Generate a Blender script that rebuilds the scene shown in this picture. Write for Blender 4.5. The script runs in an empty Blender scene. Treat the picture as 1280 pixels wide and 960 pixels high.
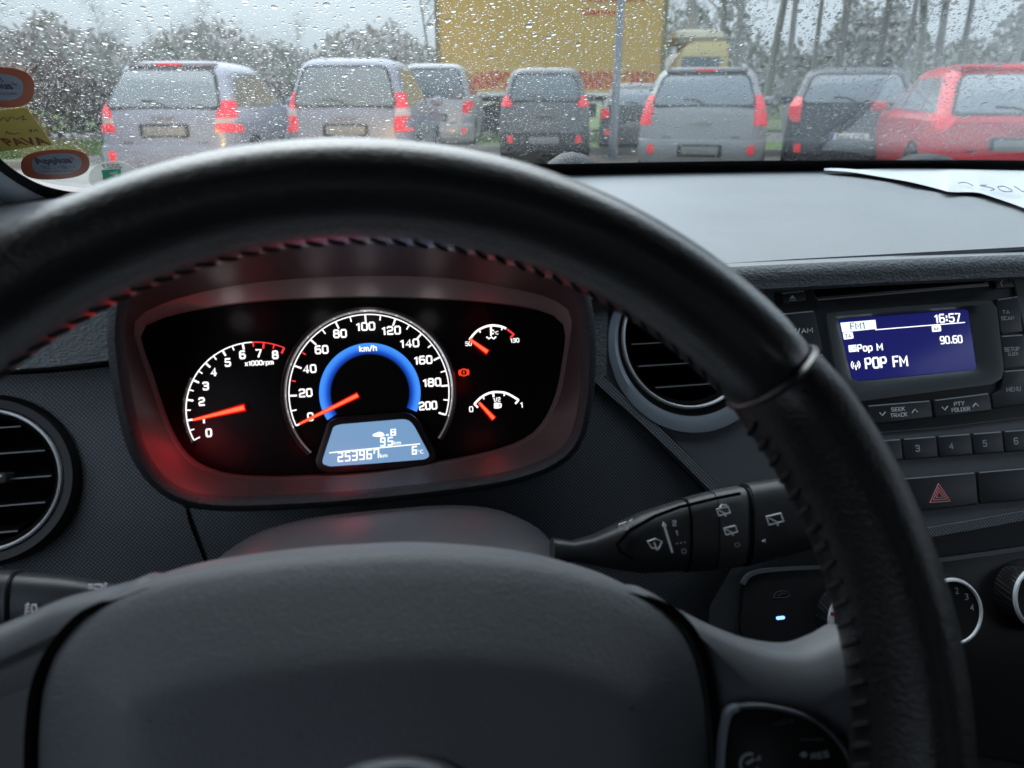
import bpy, bmesh, math, random
import numpy as np
from mathutils import Vector, geometry

R = math.radians
SC = bpy.context.scene
COL = SC.collection
random.seed(7); rng = np.random.default_rng(7)

# ------------------------------------------------------------------ camera
EYE = np.array([0., 0., 1.15])
YAW, PITCH, FPX = 10.7, 20.5, 962.0
_y, _p = R(YAW), R(PITCH)
FWD = np.array([math.sin(_y)*math.cos(_p), math.cos(_y)*math.cos(_p), -math.sin(_p)])
RGT = np.array([math.cos(_y), -math.sin(_y), 0.]); UPV = np.cross(RGT, FWD)
cd = bpy.data.cameras.new('camera'); cam = bpy.data.objects.new('camera', cd); COL.objects.link(cam)
cam.location = EYE; cam.rotation_euler = (R(90-PITCH), 0, R(-YAW))
cd.sensor_width = 36; cd.lens = FPX/1280*36; cd.clip_start = .02; cd.clip_end = 2000
cd.dof.use_dof = True; cd.dof.focus_distance = .60; cd.dof.aperture_fstop = 11
SC.camera = cam

# ------------------------------------------------------------------ sky, sun, exposure
w = bpy.data.worlds.new("World"); SC.world = w; w.use_nodes = True
nt = w.node_tree; bg = nt.nodes['Background']
SUN_EL, SUN_AZ = 52, -8
sky = nt.nodes.new('ShaderNodeTexSky'); sky.sky_type = 'NISHITA'; sky.sun_disc = False
sky.sun_elevation = R(SUN_EL); sky.sun_rotation = R(SUN_AZ); sky.air_density = 1.6; sky.dust_density = 3.5; sky.ozone_density = 2
hs = nt.nodes.new('ShaderNodeHueSaturation'); hs.inputs['Saturation'].default_value = .3
mx = nt.nodes.new('ShaderNodeMix'); mx.data_type = 'RGBA'; mx.inputs[0].default_value = .7
mx.inputs[7].default_value = (5.75, 6.75, 7.9, 1)            # even overcast cloud layer
nt.links.new(sky.outputs[0], hs.inputs['Color']); nt.links.new(hs.outputs[0], mx.inputs[6])
tcw = nt.nodes.new('ShaderNodeTexCoord'); sx = nt.nodes.new('ShaderNodeSeparateXYZ'); nt.links.new(tcw.outputs['Generated'], sx.inputs[0])
zr = nt.nodes.new('ShaderNodeMapRange'); zr.inputs[1].default_value = 0; zr.inputs[2].default_value = 1; zr.inputs[3].default_value = .88; zr.inputs[4].default_value = 3.0  # overcast sky: zenith three times the horizon
nt.links.new(sx.outputs['Z'], zr.inputs[0])
mz = nt.nodes.new('ShaderNodeMix'); mz.data_type = 'RGBA'; mz.blend_type = 'MULTIPLY'; mz.inputs[0].default_value = 1
nt.links.new(mx.outputs[2], mz.inputs[6]); nt.links.new(zr.outputs[0], mz.inputs[7]); nt.links.new(mz.outputs[2], bg.inputs[0]); bg.inputs[1].default_value = .1
sl = bpy.data.lights.new('sun', 'SUN'); sl.energy = 1.5; sl.angle = R(85); sl.color = (1, .985, .96)
so = bpy.data.objects.new('sun', sl); COL.objects.link(so); so.location = (0, 0, 30)
so.rotation_euler = (R(90-SUN_EL), 0, R(180-SUN_AZ))
SC.view_settings.view_transform = 'Standard'; SC.view_settings.look = 'None'
SC.view_settings.exposure = .5; SC.view_settings.gamma = 1
SC.render.engine = 'CYCLES'
cy = SC.cycles; cy.use_denoising = True; cy.max_bounces = 12; cy.transmission_bounces = 8; cy.transparent_max_bounces = 12
cy.diffuse_bounces = 4; cy.glossy_bounces = 4; cy.caustics_refractive = True; cy.caustics_reflective = False
cy.sample_clamp_indirect = 4; cy.sample_clamp_direct = 0; cy.use_adaptive_sampling = True; cy.adaptive_threshold = .015
try: cy.denoiser = 'OPENIMAGEDENOISE'
except Exception: pass

# ------------------------------------------------------------------ helpers
def ray(px, py): return (px-640)/FPX*RGT - (py-480)/FPX*UPV + FWD
def nrm(v): v = np.asarray(v, float); return v/np.linalg.norm(v)
class Plane:
    """a real surface in the car; uv() finds where a sight line meets it"""
    def __init__(s, O, tilt, rel=True):
        t = R(tilt); s.O = np.array(O, float) + (EYE if rel else 0)
        s.A = np.array([1., 0, 0]); s.B = np.array([0, math.sin(t), math.cos(t)]); s.N = np.cross(s.A, s.B)
    def uv(s, px, py, n=0):
        d = ray(px, py); o = s.O + s.N*n; k = ((o-EYE)@s.N)/(d@s.N); p = EYE+d*k
        return float((p-s.O)@s.A), float((p-s.O)@s.B)
    def pt(s, u, v, n=0): return s.O + s.A*u + s.B*v + s.N*n
    def poly(s, pts, n=0): return [s.uv(x, y, n) for x, y in pts]
    def mpp(s, px, py, n=0):
        a = s.uv(px-1, py, n); b = s.uv(px+1, py, n); return math.hypot(a[0]-b[0], a[1]-b[1])/2

ORG = {}
def org(o):
    while o is not None:
        if o in ORG: return ORG[o]
        o = o.parent
    return np.zeros(3)
GRP = []
def tag(o, label, cat, group=None, kind=None):
    if label: o['label'] = label
    if cat: o['category'] = cat
    if group: o['group'] = group
    if kind: o['kind'] = kind
    return o
def thing(name, loc, label, cat, group=None):
    o = bpy.data.objects.new(name, None); COL.objects.link(o); o.empty_display_size = .05
    o.location = loc; ORG[o] = np.array(loc, float); return tag(o, label, cat, group)
def mk(name, V, F, mat, parent=None, smooth=True, ang=40, loc=None):
    me = bpy.data.meshes.new(name)
    V = np.asarray(V, float)
    og = org(parent) if parent is not None else (np.array(loc, float) if loc is not None else np.zeros(3))
    me.from_pydata((V-og).tolist(), [], [list(map(int, f)) for f in F]); me.validate()
    mats = mat if isinstance(mat, list) else [mat]
    for m in mats: me.materials.append(m)
    if smooth:
        me.shade_smooth(); me.set_sharp_from_angle(angle=R(ang))
    o = bpy.data.objects.new(name, me); COL.objects.link(o)
    if parent is not None: o.parent = parent
    elif loc is not None: o.location = loc; ORG[o] = np.array(loc, float)
    return o
class MB:
    def __init__(s): s.V = []; s.F = []
    def add(s, V, F):
        b = len(s.V); s.V += [tuple(v) for v in V]; s.F += [[b+i for i in f] for f in F]; return s
    def build(s, name, mat, parent=None, **k): return mk(name, s.V, s.F, mat, parent, **k)
def box(c, d, rot=None):
    c = np.array(c, float); x, y, z = np.array(d)/2
    V = np.array([(sx*x, sy*y, sz*z) for sx in (-1, 1) for sy in (-1, 1) for sz in (-1, 1)])
    if rot is not None: V = V@np.array(rot).T
    return V+c, [(0, 1, 3, 2), (4, 6, 7, 5), (0, 4, 5, 1), (2, 3, 7, 6), (0, 2, 6, 4), (1, 5, 7, 3)]
def loft(rings, closed=True, cap=(True, True)):
    n = len(rings[0]); V = [p for r in rings for p in r]; F = []
    for k in range(len(rings)-1):
        for i in range(n if closed else n-1):
            j = (i+1) % n; F.append((k*n+i, k*n+j, (k+1)*n+j, (k+1)*n+i))
    if closed and cap[0]: F.append(tuple(reversed(range(n))))
    if closed and cap[1]: F.append(tuple(range((len(rings)-1)*n, len(rings)*n)))
    return V, F
def smoothp(pts, k=6, closed=True):
    P = np.array(pts, float); n = len(P); out = []
    for i in range(n if closed else n-1):
        p0, p1, p2, p3 = (P[(i-1) % n], P[i], P[(i+1) % n], P[(i+2) % n]) if closed else (P[max(i-1, 0)], P[i], P[i+1], P[min(i+2, n-1)])
        for j in range(k):
            t = j/k
            out.append(.5*((2*p1)+(-p0+p2)*t+(2*p0-5*p1+4*p2-p3)*t*t+(-p0+3*p1-3*p2+p3)*t**3))
    if not closed: out.append(P[-1])
    return [tuple(p) for p in out]
def rrect(cx, cy, w, h, r, seg=4):
    out = []
    for (sx, sy, a0) in ((1, 1, 0), (-1, 1, 90), (-1, -1, 180), (1, -1, 270)):
        for i in range(seg+1):
            a = R(a0+90*i/seg); out.append((cx+sx*(w/2-r)+r*math.cos(a), cy+sy*(h/2-r)+r*math.sin(a)))
    return out
def roundpoly(pts, r, seg=4):
    out = []; n = len(pts)
    for i in range(n):
        p = np.array(pts[i]); a = np.array(pts[i-1]); b = np.array(pts[(i+1) % n])
        da = nrm(a-p); db = nrm(b-p); rr = min(r, np.linalg.norm(a-p)*.45, np.linalg.norm(b-p)*.45)
        for k in range(seg+1):
            t = k/seg; out.append(tuple((p+da*rr)*(1-t)**2+p*2*t*(1-t)+(p+db*rr)*t*t))
    return out
def area(p): return sum(p[i-1][0]*p[i][1]-p[i][0]*p[i-1][1] for i in range(len(p)))/2
def ccw(p): return list(p) if area(p) > 0 else list(reversed(p))
def inset(p, d):
    p = np.array(p); n = len(p); out = []
    for i in range(n):
        a = p[i]-p[i-1]; b = p[(i+1) % n]-p[i]
        na = np.array([-a[1], a[0]])/(np.linalg.norm(a)+1e-12); nb = np.array([-b[1], b[0]])/(np.linalg.norm(b)+1e-12)
        m = na+nb; l = m@m; m = m*2/l if l > .5 else m*2
        out.append(tuple(p[i]+m*d/1.0*1.0*.999 if l > 1e-6 else p[i]))
    return out
def plate(pl, outline, n0, n1, bev=.001, seg=2, name=None, mat=None, parent=None, prof=None, ang=40, **k):
    """a solid slab lying on a plane, with a rounded front edge"""
    o = ccw(outline)
    prof = prof or [(0, n0)]+[(bev*(1-math.cos(R(90*i/seg))), n1-bev+bev*math.sin(R(90*i/seg))) for i in range(seg+1)]
    rings = [[pl.pt(u, v, n) for u, v in (inset(o, d) if d else o)] for d, n in prof]
    V, F = loft(rings)
    return (V, F) if name is None else mk(name, V, F, mat, parent, ang=ang, **k)
def lathe(pl, c, prof, seg=72, a0=0, a1=360):
    full = abs(a1-a0) >= 360; n = seg if full else seg+1
    rings = []
    for r, h in prof:
        rings.append([pl.pt(c[0]+r*math.cos(R(a0+(a1-a0)*i/seg)), c[1]+r*math.sin(R(a0+(a1-a0)*i/seg)), h) for i in range(n)])
    return loft(rings, closed=full, cap=(False, False))
def tube(pts, r, seg=6, cap=True, flat=None):
    P = [np.array(p, float) for p in pts]; rings = []; prev = None
    for i, p in enumerate(P):
        t = nrm(P[min(i+1, len(P)-1)]-P[max(i-1, 0)])
        u = np.array([0, 0, 1.]) if prev is None and abs(t[2]) < .9 else (np.array([1., 0, 0]) if prev is None else prev)
        u = nrm(u-t*(u@t)); v = np.cross(t, u); prev = u
        rr = r[i] if hasattr(r, '__len__') else r
        rings.append([p+u*rr*math.cos(2*math.pi*k/seg)+v*rr*math.sin(2*math.pi*k/seg) for k in range(seg)])
    return loft(rings, cap=(cap, cap))
def stroke(pl, pts, w, n0, n1, closed=False):
    """a flat printed or moulded line of width w through uv points"""
    P = np.array(pts, float); m = len(P); L = []; Rr = []
    for i in range(m):
        a = P[i-1] if (i > 0 or closed) else P[i]; b = P[(i+1) % m] if (i < m-1 or closed) else P[i]
        t = nrm(b-a); nn = np.array([-t[1], t[0]])*w/2; L.append(P[i]+nn); Rr.append(P[i]-nn)
    V = []; F = []
    for i in range(m):
        V += [pl.pt(*L[i], n1), pl.pt(*Rr[i], n1), pl.pt(*Rr[i], n0), pl.pt(*L[i], n0)]
    for i in range(m if closed else m-1):
        j = (i+1) % m
        for q in range(4): F.append((i*4+q, i*4+(q+1) % 4, j*4+(q+1) % 4, j*4+q))
    if not closed: F += [(0, 3, 2, 1), ((m-1)*4, (m-1)*4+1, (m-1)*4+2, (m-1)*4+3)]
    return V, F
def patch(outline, holes, step, fn, name, mat, parent=None, ang=40, **k):
    """a gently curved panel of any outline with openings; fn maps (u,v) to a point"""
    pts = []; edges = []
    for loop in [outline]+holes:
        b = len(pts); pts += [Vector(p) for p in loop]; edges += [(b+i, b+(i+1) % len(loop)) for i in range(len(loop))]
    O = np.array(outline); lo = O.min(0); hi = O.max(0)
    def inside(p, poly):
        x, y = p; c = False; n = len(poly)
        for i in range(n):
            x1, y1 = poly[i-1]; x2, y2 = poly[i]
            if (y1 > y) != (y2 > y) and x < (x2-x1)*(y-y1)/(y2-y1)+x1: c = not c
        return c
    x = lo[0]+step*.37
    while x < hi[0]:
        y = lo[1]+step*.41
        while y < hi[1]:
            if inside((x, y), outline) and not any(inside((x, y), h) for h in holes): pts.append(Vector((x, y)))
            y += step
        x += step
    v2, e2, f2, _, _, _ = geometry.delaunay_2d_cdt(pts, edges, [], 0, 1e-6)
    F = []
    for f in f2:
        c = sum((np.array(v2[i]) for i in f), np.zeros(2))/len(f)
        if inside(c, outline) and not any(inside(c, h) for h in holes): F.append(tuple(f))
    V = [fn(p[0], p[1]) for p in v2]
    if F:
        a, b, c = (np.array(V[i]) for i in F[0][:3])
        if np.cross(b-a, c-a)@(EYE-a) < 0: F = [tuple(reversed(f)) for f in F]
    return mk(name, V, F, mat, parent, ang=ang, **k)
def text(pl, s, c, h, w=None, n=0, mat=None, parent=None, name='lettering', rot=0, mirror=False, ext=.0001, shear=0, bold=0, align='C'):
    cu = bpy.data.curves.new('t', 'FONT'); cu.body = s; cu.extrude = 0; cu.resolution_u = 2; cu.offset = bold; cu.shear = shear
    ob = bpy.data.objects.new('t', cu); COL.objects.link(ob); dg = bpy.context.evaluated_depsgraph_get(); dg.update()
    me = ob.evaluated_get(dg).to_mesh(); V = np.array([v.co[:] for v in me.vertices]); F = [tuple(p.vertices) for p in me.polygons]
    ob.evaluated_get(dg).to_mesh_clear(); bpy.data.objects.remove(ob); bpy.data.curves.remove(cu)
    lo = V.min(0); hi = V.max(0); sy = h/(hi[1]-lo[1]); sx = w/(hi[0]-lo[0]) if w else sy*.95
    X = (V[:, 0]-(lo[0]+hi[0])/2)*sx; Y = (V[:, 1]-(lo[1]+hi[1])/2)*sy
    if align == 'L': X += (hi[0]-lo[0])/2*sx
    if align == 'R': X -= (hi[0]-lo[0])/2*sx
    if mirror: X = -X
    a = R(rot); U = c[0]+X*math.cos(a)-Y*math.sin(a); W_ = c[1]+X*math.sin(a)+Y*math.cos(a)
    m = len(V)
    P = [pl.pt(u, v, n+ext) for u, v in zip(U, W_)]
    if mirror: F = [tuple(reversed(f)) for f in F]
    return mk(name, P, F, mat, parent, smooth=False)
def textpx(pl, s, px, py, hpx, wpx=None, n=0, **k):
    m = pl.mpp(px, py, n); a = pl.uv(px, py-1, n); b = pl.uv(px, py+1, n); mv = math.hypot(a[0]-b[0], a[1]-b[1])/2; return text(pl, s, pl.uv(px, py, n), hpx*mv, wpx*m if wpx else None, n=n, **k)

_O = [(.13, 0), (.87, 0), (1, .13), (1, .87), (.87, 1), (.13, 1), (0, .87), (0, .13)]
GLY = {  # lettering drawn with strokes: (relative width, [(closed, points)])
 '0': (1, [(1, _O)]), 'O': (1, [(1, _O)]), '1': (.55, [(0, [(.1, .78), (.75, 1), (.75, 0)])]),
 '2': (1, [(0, [(0, .86), (.13, 1), (.87, 1), (1, .87), (1, .62), (.86, .5), (.14, .42), (0, .3), (0, 0), (1, 0)])]),
 '3': (1, [(0, [(0, .88), (.13, 1), (.87, 1), (1, .88), (1, .63), (.88, .52), (.3, .52)]), (0, [(.88, .52), (1, .4), (1, .13), (.87, 0), (.13, 0), (0, .12)])]),
 '4': (1, [(0, [(.74, 0), (.74, 1), (0, .27), (1, .27)])]),
 '5': (1, [(0, [(.95, 1), (.06, 1), (.02, .56), (.86, .58), (1, .46), (1, .13), (.87, 0), (.13, 0), (0, .12)])]),
 '6': (1, [(0, [(.92, 1), (.14, 1), (0, .86), (0, .13), (.13, 0), (.87, 0), (1, .13), (1, .44), (.87, .57), (.02, .57)])]),
 '7': (.95, [(0, [(0, 1), (1, 1), (.38, 0)])]),
 '8': (1, [(1, [(.15, .53), (.04, .63), (.04, .89), (.15, 1), (.85, 1), (.96, .89), (.96, .63), (.85, .53)]), (0, [(.15, .53), (0, .42), (0, .13), (.13, 0), (.87, 0), (1, .13), (1, .42), (.85, .53)])]),
 '9': (1, [(0, [(.08, 0), (.86, 0), (1, .14), (1, .87), (.87, 1), (.13, 1), (0, .87), (0, .56), (.13, .43), (.98, .43)])]),
 'A': (1.05, [(0, [(0, 0), (.5, 1), (1, 0)]), (0, [(.18, .33), (.82, .33)])]), 'C': (1, [(0, [(1, .88), (.87, 1), (.13, 1), (0, .87), (0, .13), (.13, 0), (.87, 0), (1, .12)])]),
 'D': (1, [(1, [(0, 0), (.8, 0), (1, .2), (1, .8), (.8, 1), (0, 1)])]), 'E': (.85, [(0, [(1, 1), (0, 1), (0, 0), (1, 0)]), (0, [(0, .5), (.85, .5)])]),
 'F': (.85, [(0, [(1, 1), (0, 1), (0, 0)]), (0, [(0, .5), (.85, .5)])]), 'K': (.95, [(0, [(0, 0), (0, 1)]), (0, [(.95, 1), (.05, .45)]), (0, [(.3, .6), (1, 0)])]),
 'L': (.85, [(0, [(0, 1), (0, 0), (1, 0)])]), 'M': (1.25, [(0, [(0, 0), (0, 1), (.5, .3), (1, 1), (1, 0)])]), 'N': (1, [(0, [(0, 0), (0, 1), (1, 0), (1, 1)])]),
 'P': (.95, [(0, [(0, 0), (0, 1), (.85, 1), (1, .87), (1, .58), (.85, .45), (0, .45)])]), 'R': (1, [(0, [(0, 0), (0, 1), (.85, 1), (1, .87), (1, .6), (.85, .48), (0, .48)]), (0, [(.5, .48), (1, 0)])]),
 'S': (1, [(0, [(1, .88), (.87, 1), (.13, 1), (0, .87), (0, .63), (.13, .53), (.87, .49), (1, .38), (1, .13), (.87, 0), (.13, 0), (0, .12)])]),
 'T': (.95, [(0, [(0, 1), (1, 1)]), (0, [(.5, 1), (.5, 0)])]), 'U': (1, [(0, [(0, 1), (0, .13), (.13, 0), (.87, 0), (1, .13), (1, 1)])]), 'Y': (1, [(0, [(0, 1), (.5, .48), (1, 1)]), (0, [(.5, .48), (.5, 0)])]),
 'o': (.85, [(1, [(.15, 0), (.85, 0), (1, .12), (1, .58), (.85, .7), (.15, .7), (0, .58), (0, .12)])]), 'p': (.85, [(0, [(0, -.28), (0, .7), (.85, .7), (1, .58), (1, .12), (.85, 0), (.02, 0)])]),
 'k': (.8, [(0, [(0, 0), (0, 1)]), (0, [(.95, .7), (.1, .32), (1, 0)])]), 'm': (1.25, [(0, [(0, 0), (0, .7), (.88, .7), (1, .58), (1, 0)]), (0, [(.5, .7), (.5, 0)])]),
 'h': (.85, [(0, [(0, 0), (0, 1)]), (0, [(0, .7), (.87, .7), (1, .58), (1, 0)])]), 'r': (.55, [(0, [(0, 0), (0, .7), (1, .7)])]), 'x': (.8, [(0, [(0, 0), (1, .7)]), (0, [(0, .7), (1, 0)])]),
 '/': (.6, [(0, [(0, -.05), (1, 1.02)])]), ':': (.2, [(0, [(.5, .18), (.5, .34)]), (0, [(.5, .62), (.5, .78)])]), '.': (.2, [(0, [(.5, 0), (.5, .15)])]), ' ': (.5, []), '!': (.2, [(0, [(.5, 1), (.5, .35)]), (0, [(.5, 0), (.5, .15)])]), '-': (.5, [(0, [(0, .45), (1, .45)])]), 'H': (1, [(0, [(0, 0), (0, 1)]), (0, [(1, 0), (1, 1)]), (0, [(0, .5), (1, .5)])])}
def ltr(pl, s, px, py, hpx, wpx, n=0, mat=None, parent=None, name='lettering', th=.16, rot=0):
    m = pl.mpp(px, py, n); a = pl.uv(px, py-1, n); b = pl.uv(px, py+1, n); H = hpx*math.hypot(a[0]-b[0], a[1]-b[1])/2; W = wpx*m; gap = .46; t = th*H
    tot = sum(GLY[c][0] for c in s)*.62+gap*(len(s)-1)*.62; k = (W-t)/tot/1.0; c0 = pl.uv(px, py, n); x = -(W-t)/2; mb = MB(); Hh = H-t
    for q, ch in enumerate(s):
        gw, st = GLY[ch]; w_ = gw*.62*k
        for z_, (cl, P) in enumerate(st):
            pts = [(x+a*w_, (b-.5)*Hh) for a, b in P]
            if not cl and len(pts) > 1:
                p0, p1 = np.array(pts[0]), np.array(pts[1]); pts[0] = tuple(p0+nrm(p0-p1)*t*.35); p0, p1 = np.array(pts[-1]), np.array(pts[-2]); pts[-1] = tuple(p0+nrm(p0-p1)*t*.35)
            a_ = R(rot); pts = [(c0[0]+a*math.cos(a_)-b*math.sin(a_), c0[1]+a*math.sin(a_)+b*math.cos(a_)) for a, b in pts]
            V, F = stroke(pl, pts, t, n-.0001, n+.0001+z_*1.5e-5, closed=bool(cl)); mb.add(V, F)
        x += w_+gap*.62*k
    return mb.build(name, mat, parent, smooth=False)

# ------------------------------------------------------------------ materials
MC = {}
def mat(name, col, rough=.5, metal=0, spec=.5, coat=0, emit=None, es=0, tex=None, ts=200, tb=.2, var=0, vs=40, trans=0, ior=1.45, crough=.08, cior=1.5):
    if name in MC: return MC[name]
    m = bpy.data.materials.new(name); m.use_nodes = True; N = m.node_tree.nodes; L = m.node_tree.links; b = N['Principled BSDF']
    c = (*col, 1) if len(col) == 3 else col
    b.inputs['Base Color'].default_value = c; b.inputs['Roughness'].default_value = rough; b.inputs['Metallic'].default_value = metal
    b.inputs['Specular IOR Level'].default_value = spec; b.inputs['Coat Weight'].default_value = coat; b.inputs['Coat Roughness'].default_value = crough; b.inputs['Coat IOR'].default_value = cior
    b.inputs['IOR'].default_value = ior; b.inputs['Transmission Weight'].default_value = trans
    if emit: b.inputs['Emission Color'].default_value = (*emit, 1); b.inputs['Emission Strength'].default_value = es
    tc = N.new('ShaderNodeTexCoord')
    if var:
        no = N.new('ShaderNodeTexNoise'); no.inputs['Scale'].default_value = vs; no.inputs['Detail'].default_value = 6
        L.new(tc.outputs['Object'], no.inputs['Vector'])
        mr = N.new('ShaderNodeMapRange'); mr.inputs[3].default_value = 1-var; mr.inputs[4].default_value = 1+var; L.new(no.outputs[0], mr.inputs[0])
        mm = N.new('ShaderNodeMix'); mm.data_type = 'RGBA'; mm.blend_type = 'MULTIPLY'; mm.inputs[0].default_value = 1
        mm.inputs[6].default_value = c; L.new(mr.outputs[0], mm.inputs[7]); L.new(mm.outputs[2], b.inputs['Base Color'])
        rr = N.new('ShaderNodeMapRange'); rr.inputs[3].default_value = max(rough-.1, .02); rr.inputs[4].default_value = rough+.1
        L.new(no.outputs[0], rr.inputs[0]); L.new(rr.outputs[0], b.inputs['Roughness'])
    if tex:
        bp = N.new('ShaderNodeBump'); bp.inputs['Strength'].default_value = tb; bp.inputs['Distance'].default_value = .0006
        if tex == 'leather':
            t = N.new('ShaderNodeTexVoronoi'); t.inputs['Scale'].default_value = ts; t.feature = 'SMOOTH_F1'; o = t.outputs['Distance']
            no2 = N.new('ShaderNodeTexNoise'); no2.inputs['Scale'].default_value = ts*.4; L.new(tc.outputs['Object'], no2.inputs['Vector'])
            ad = N.new('ShaderNodeMath'); ad.operation = 'ADD'; L.new(o, ad.inputs[0]); L.new(no2.outputs[0], ad.inputs[1]); o = ad.outputs[0]
            mp = N.new('ShaderNodeMapping'); mp.inputs['Scale'].default_value = (1, 1, 1.5); L.new(tc.outputs['Object'], mp.inputs[0]); L.new(mp.outputs[0], t.inputs['Vector'])
        elif tex == 'noise':
            t = N.new('ShaderNodeTexNoise'); t.inputs['Scale'].default_value = ts; t.inputs['Detail'].default_value = 5; o = t.outputs[0]; L.new(tc.outputs['Object'], t.inputs['Vector'])
        elif tex == 'weave':
            outs = []
            for sgn in (1, -1):
                mp = N.new('ShaderNodeMapping'); mp.inputs['Rotation'].default_value = (0, R(45*sgn), 0); L.new(tc.outputs['Object'], mp.inputs[0])
                t = N.new('ShaderNodeTexWave'); t.wave_type = 'BANDS'; t.bands_direction = 'X'; t.inputs['Scale'].default_value = ts; L.new(mp.outputs[0], t.inputs['Vector']); outs.append(t.outputs['Fac'])
            ml = N.new('ShaderNodeMath'); ml.operation = 'MULTIPLY'; L.new(outs[0], ml.inputs[0]); L.new(outs[1], ml.inputs[1]); o = ml.outputs[0]
            mr = N.new('ShaderNodeMapRange'); mr.inputs[3].default_value = .45; mr.inputs[4].default_value = 1.9; L.new(o, mr.inputs[0])
            mm = N.new('ShaderNodeMix'); mm.data_type = 'RGBA'; mm.blend_type = 'MULTIPLY'; mm.inputs[0].default_value = 1; mm.inputs[6].default_value = c
            L.new(mr.outputs[0], mm.inputs[7]); L.new(mm.outputs[2], b.inputs['Base Color'])
        L.new(o, bp.inputs['Height']); L.new(bp.outputs[0], b.inputs['Normal'])
    MC[name] = m; return m
def lit(name, col, s, under=(.02, .02, .02)): return mat(name, under, .4, emit=col, es=s)

LEATHER = mat('wheel_leather', (.007, .007, .008), .4, spec=.6, coat=.9, crough=.27, cior=1.75, tex='leather', ts=700, tb=.55, var=.3)
GRIP = mat('wheel_grip_leather', (.007, .007, .008), .5, spec=.5, coat=.5, crough=.35, cior=1.45, tex='leather', ts=600, tb=.6, var=.15)
PADM = mat('airbag_cover_plastic', (.14, .148, .162), .5, spec=.4, tex='leather', ts=1500, tb=.4, var=.09, vs=14)
SPOKEM = mat('spoke_plastic', (.125, .132, .145), .45, spec=.45, tex='noise', ts=1500, tb=.12, var=.08, vs=20)
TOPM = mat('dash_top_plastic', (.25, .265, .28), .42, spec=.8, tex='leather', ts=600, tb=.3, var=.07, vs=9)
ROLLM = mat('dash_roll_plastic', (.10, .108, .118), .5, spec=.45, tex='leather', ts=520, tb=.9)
RIMRING = mat('hood_rim_leather', (.020, .022, .026), .5, spec=.45, tex='leather', ts=750, tb=.5)
WEAVE = mat('woven_dash_plastic', (.125, .14, .157), .5, spec=.45, tex='weave', ts=190, tb=.5)
PANEL = mat('smooth_dash_plastic', (.10, .108, .12), .45, spec=.4, tex='noise', ts=1800, tb=.15, var=.06)
PANELD = mat('dark_dash_plastic', (.035, .038, .043), .5, spec=.35, tex='noise', ts=1500, tb=.15)
BLACK = mat('black_plastic', (.012, .012, .014), .45, spec=.4)
GAP = mat('gap_black', (.004, .004, .004), .9, spec=.1)
GLOSS = mat('gloss_black', (.008, .008, .009), .32, spec=.35)
CHROME = mat('satin_chrome', (.85, .87, .90), .4, metal=.25)
SILVER = mat('silver_paint_trim', (.27, .31, .36), .38, metal=.3)
BEZEL = mat('bezel_plastic', (.066, .052, .054), .42, spec=.5)
TRIMTOP = mat('cluster_mask_sheen', (.22, .20, .20), .3, spec=.6)  # paler than the bezel: reflection on the upper mask put into the colour
FACEM = mat('gauge_face', (.006, .006, .007), .35, spec=.25)
W_LIT = lit('white_backlight', (1, .97, .97), 1.15)
R_LIT = lit('red_backlight', (1, .04, .05), .95)
NEEDLE = lit('needle_red', (1, .13, .045), 1.25, under=(.2, .02, .01))
NEEDLE_EDGE = lit('needle_edge_red', (1, .0, .005), .55, under=(.2, .0, .0))
TELL = lit('telltale_orange', (1, .045, .015), 1.1)
PRINT = mat('white_print', (.80, .81, .83), .6)
PRINTD = mat('dim_print', (.42, .43, .46), .6)
PRINTF = mat('faint_print', (.07, .075, .085), .6)
RUBBER = mat('rubber', (.02, .02, .02), .8)
# ------------------------------------------------------------------ surfaces of the dashboard
D = Plane((0, .47, -.115), 25)                                   # dash front
CL = Plane(ray(463, 490)*.46, 22)                                # dial face
RG = Plane(ray(440, 628)*.430, 8)                                # mouth of the binnacle
WH = Plane((-.006, .176, -.182), 26.2)                           # steering wheel
GL = Plane((0, .85, -.07), -62)                                  # windscreen (normal points into the car)
CX = .36
def topz(x, y): return EYE[2]-.104+.055*(y-.47)-.04*(x-CX)**2
dash = thing('dashboard', (CX, .6, .6), 'dark grey plastic car dashboard with pale lit top behind the steering wheel', 'dashboard')
def yend(x):
    y = .86
    for _ in range(12): y = .85+(-.07-(topz(x, y)-EYE[2]))/.5317
    return y-.008
# top pad: one sheet that rolls over at its front edge
xs = np.linspace(-.75, 1.35, 60); rings = []
for x in xs:
    fy = .468-.05*max(0, abs(x-CX)-.28)**2
    r = [(x, yy, topz(x, yy)) for yy in (yend(x), yend(x)-.02, .82, .75, .65, .56, .50, fy+.012)]
    z0 = topz(x, fy)
    for a in range(0, 91, 15): r.append((x, fy-.010*math.sin(R(a)), z0-.010*(1-math.cos(R(a)))))
    r += [(x, fy-.0115, z0-.014), (x, fy-.010, z0-.0165), (x, fy-.004, z0-.018), (x, fy+.03, z0-.02), (x, fy+.1, z0-.03)]
    rings.append(r)
V, F = loft(rings, closed=False, cap=(False, False))
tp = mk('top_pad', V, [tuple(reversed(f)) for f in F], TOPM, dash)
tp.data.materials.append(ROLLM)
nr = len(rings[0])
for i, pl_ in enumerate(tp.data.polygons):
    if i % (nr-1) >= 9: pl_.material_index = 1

def fD(u, v, n=0):
    k = max(0, -(v+.05)); return D.pt(u, v, n-.9*k*k)
def PD(pts, n=0): return D.poly(pts, n)
# cluster opening in the panel
hole_cl = PD([(150, 400), (150, 460), (165, 540), (195, 590), (240, 618), (320, 620), (440, 610), (560, 600), (650, 585), (700, 560), (728, 500), (730, 420), (728, 372), (600, 330), (300, 330)])
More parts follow.
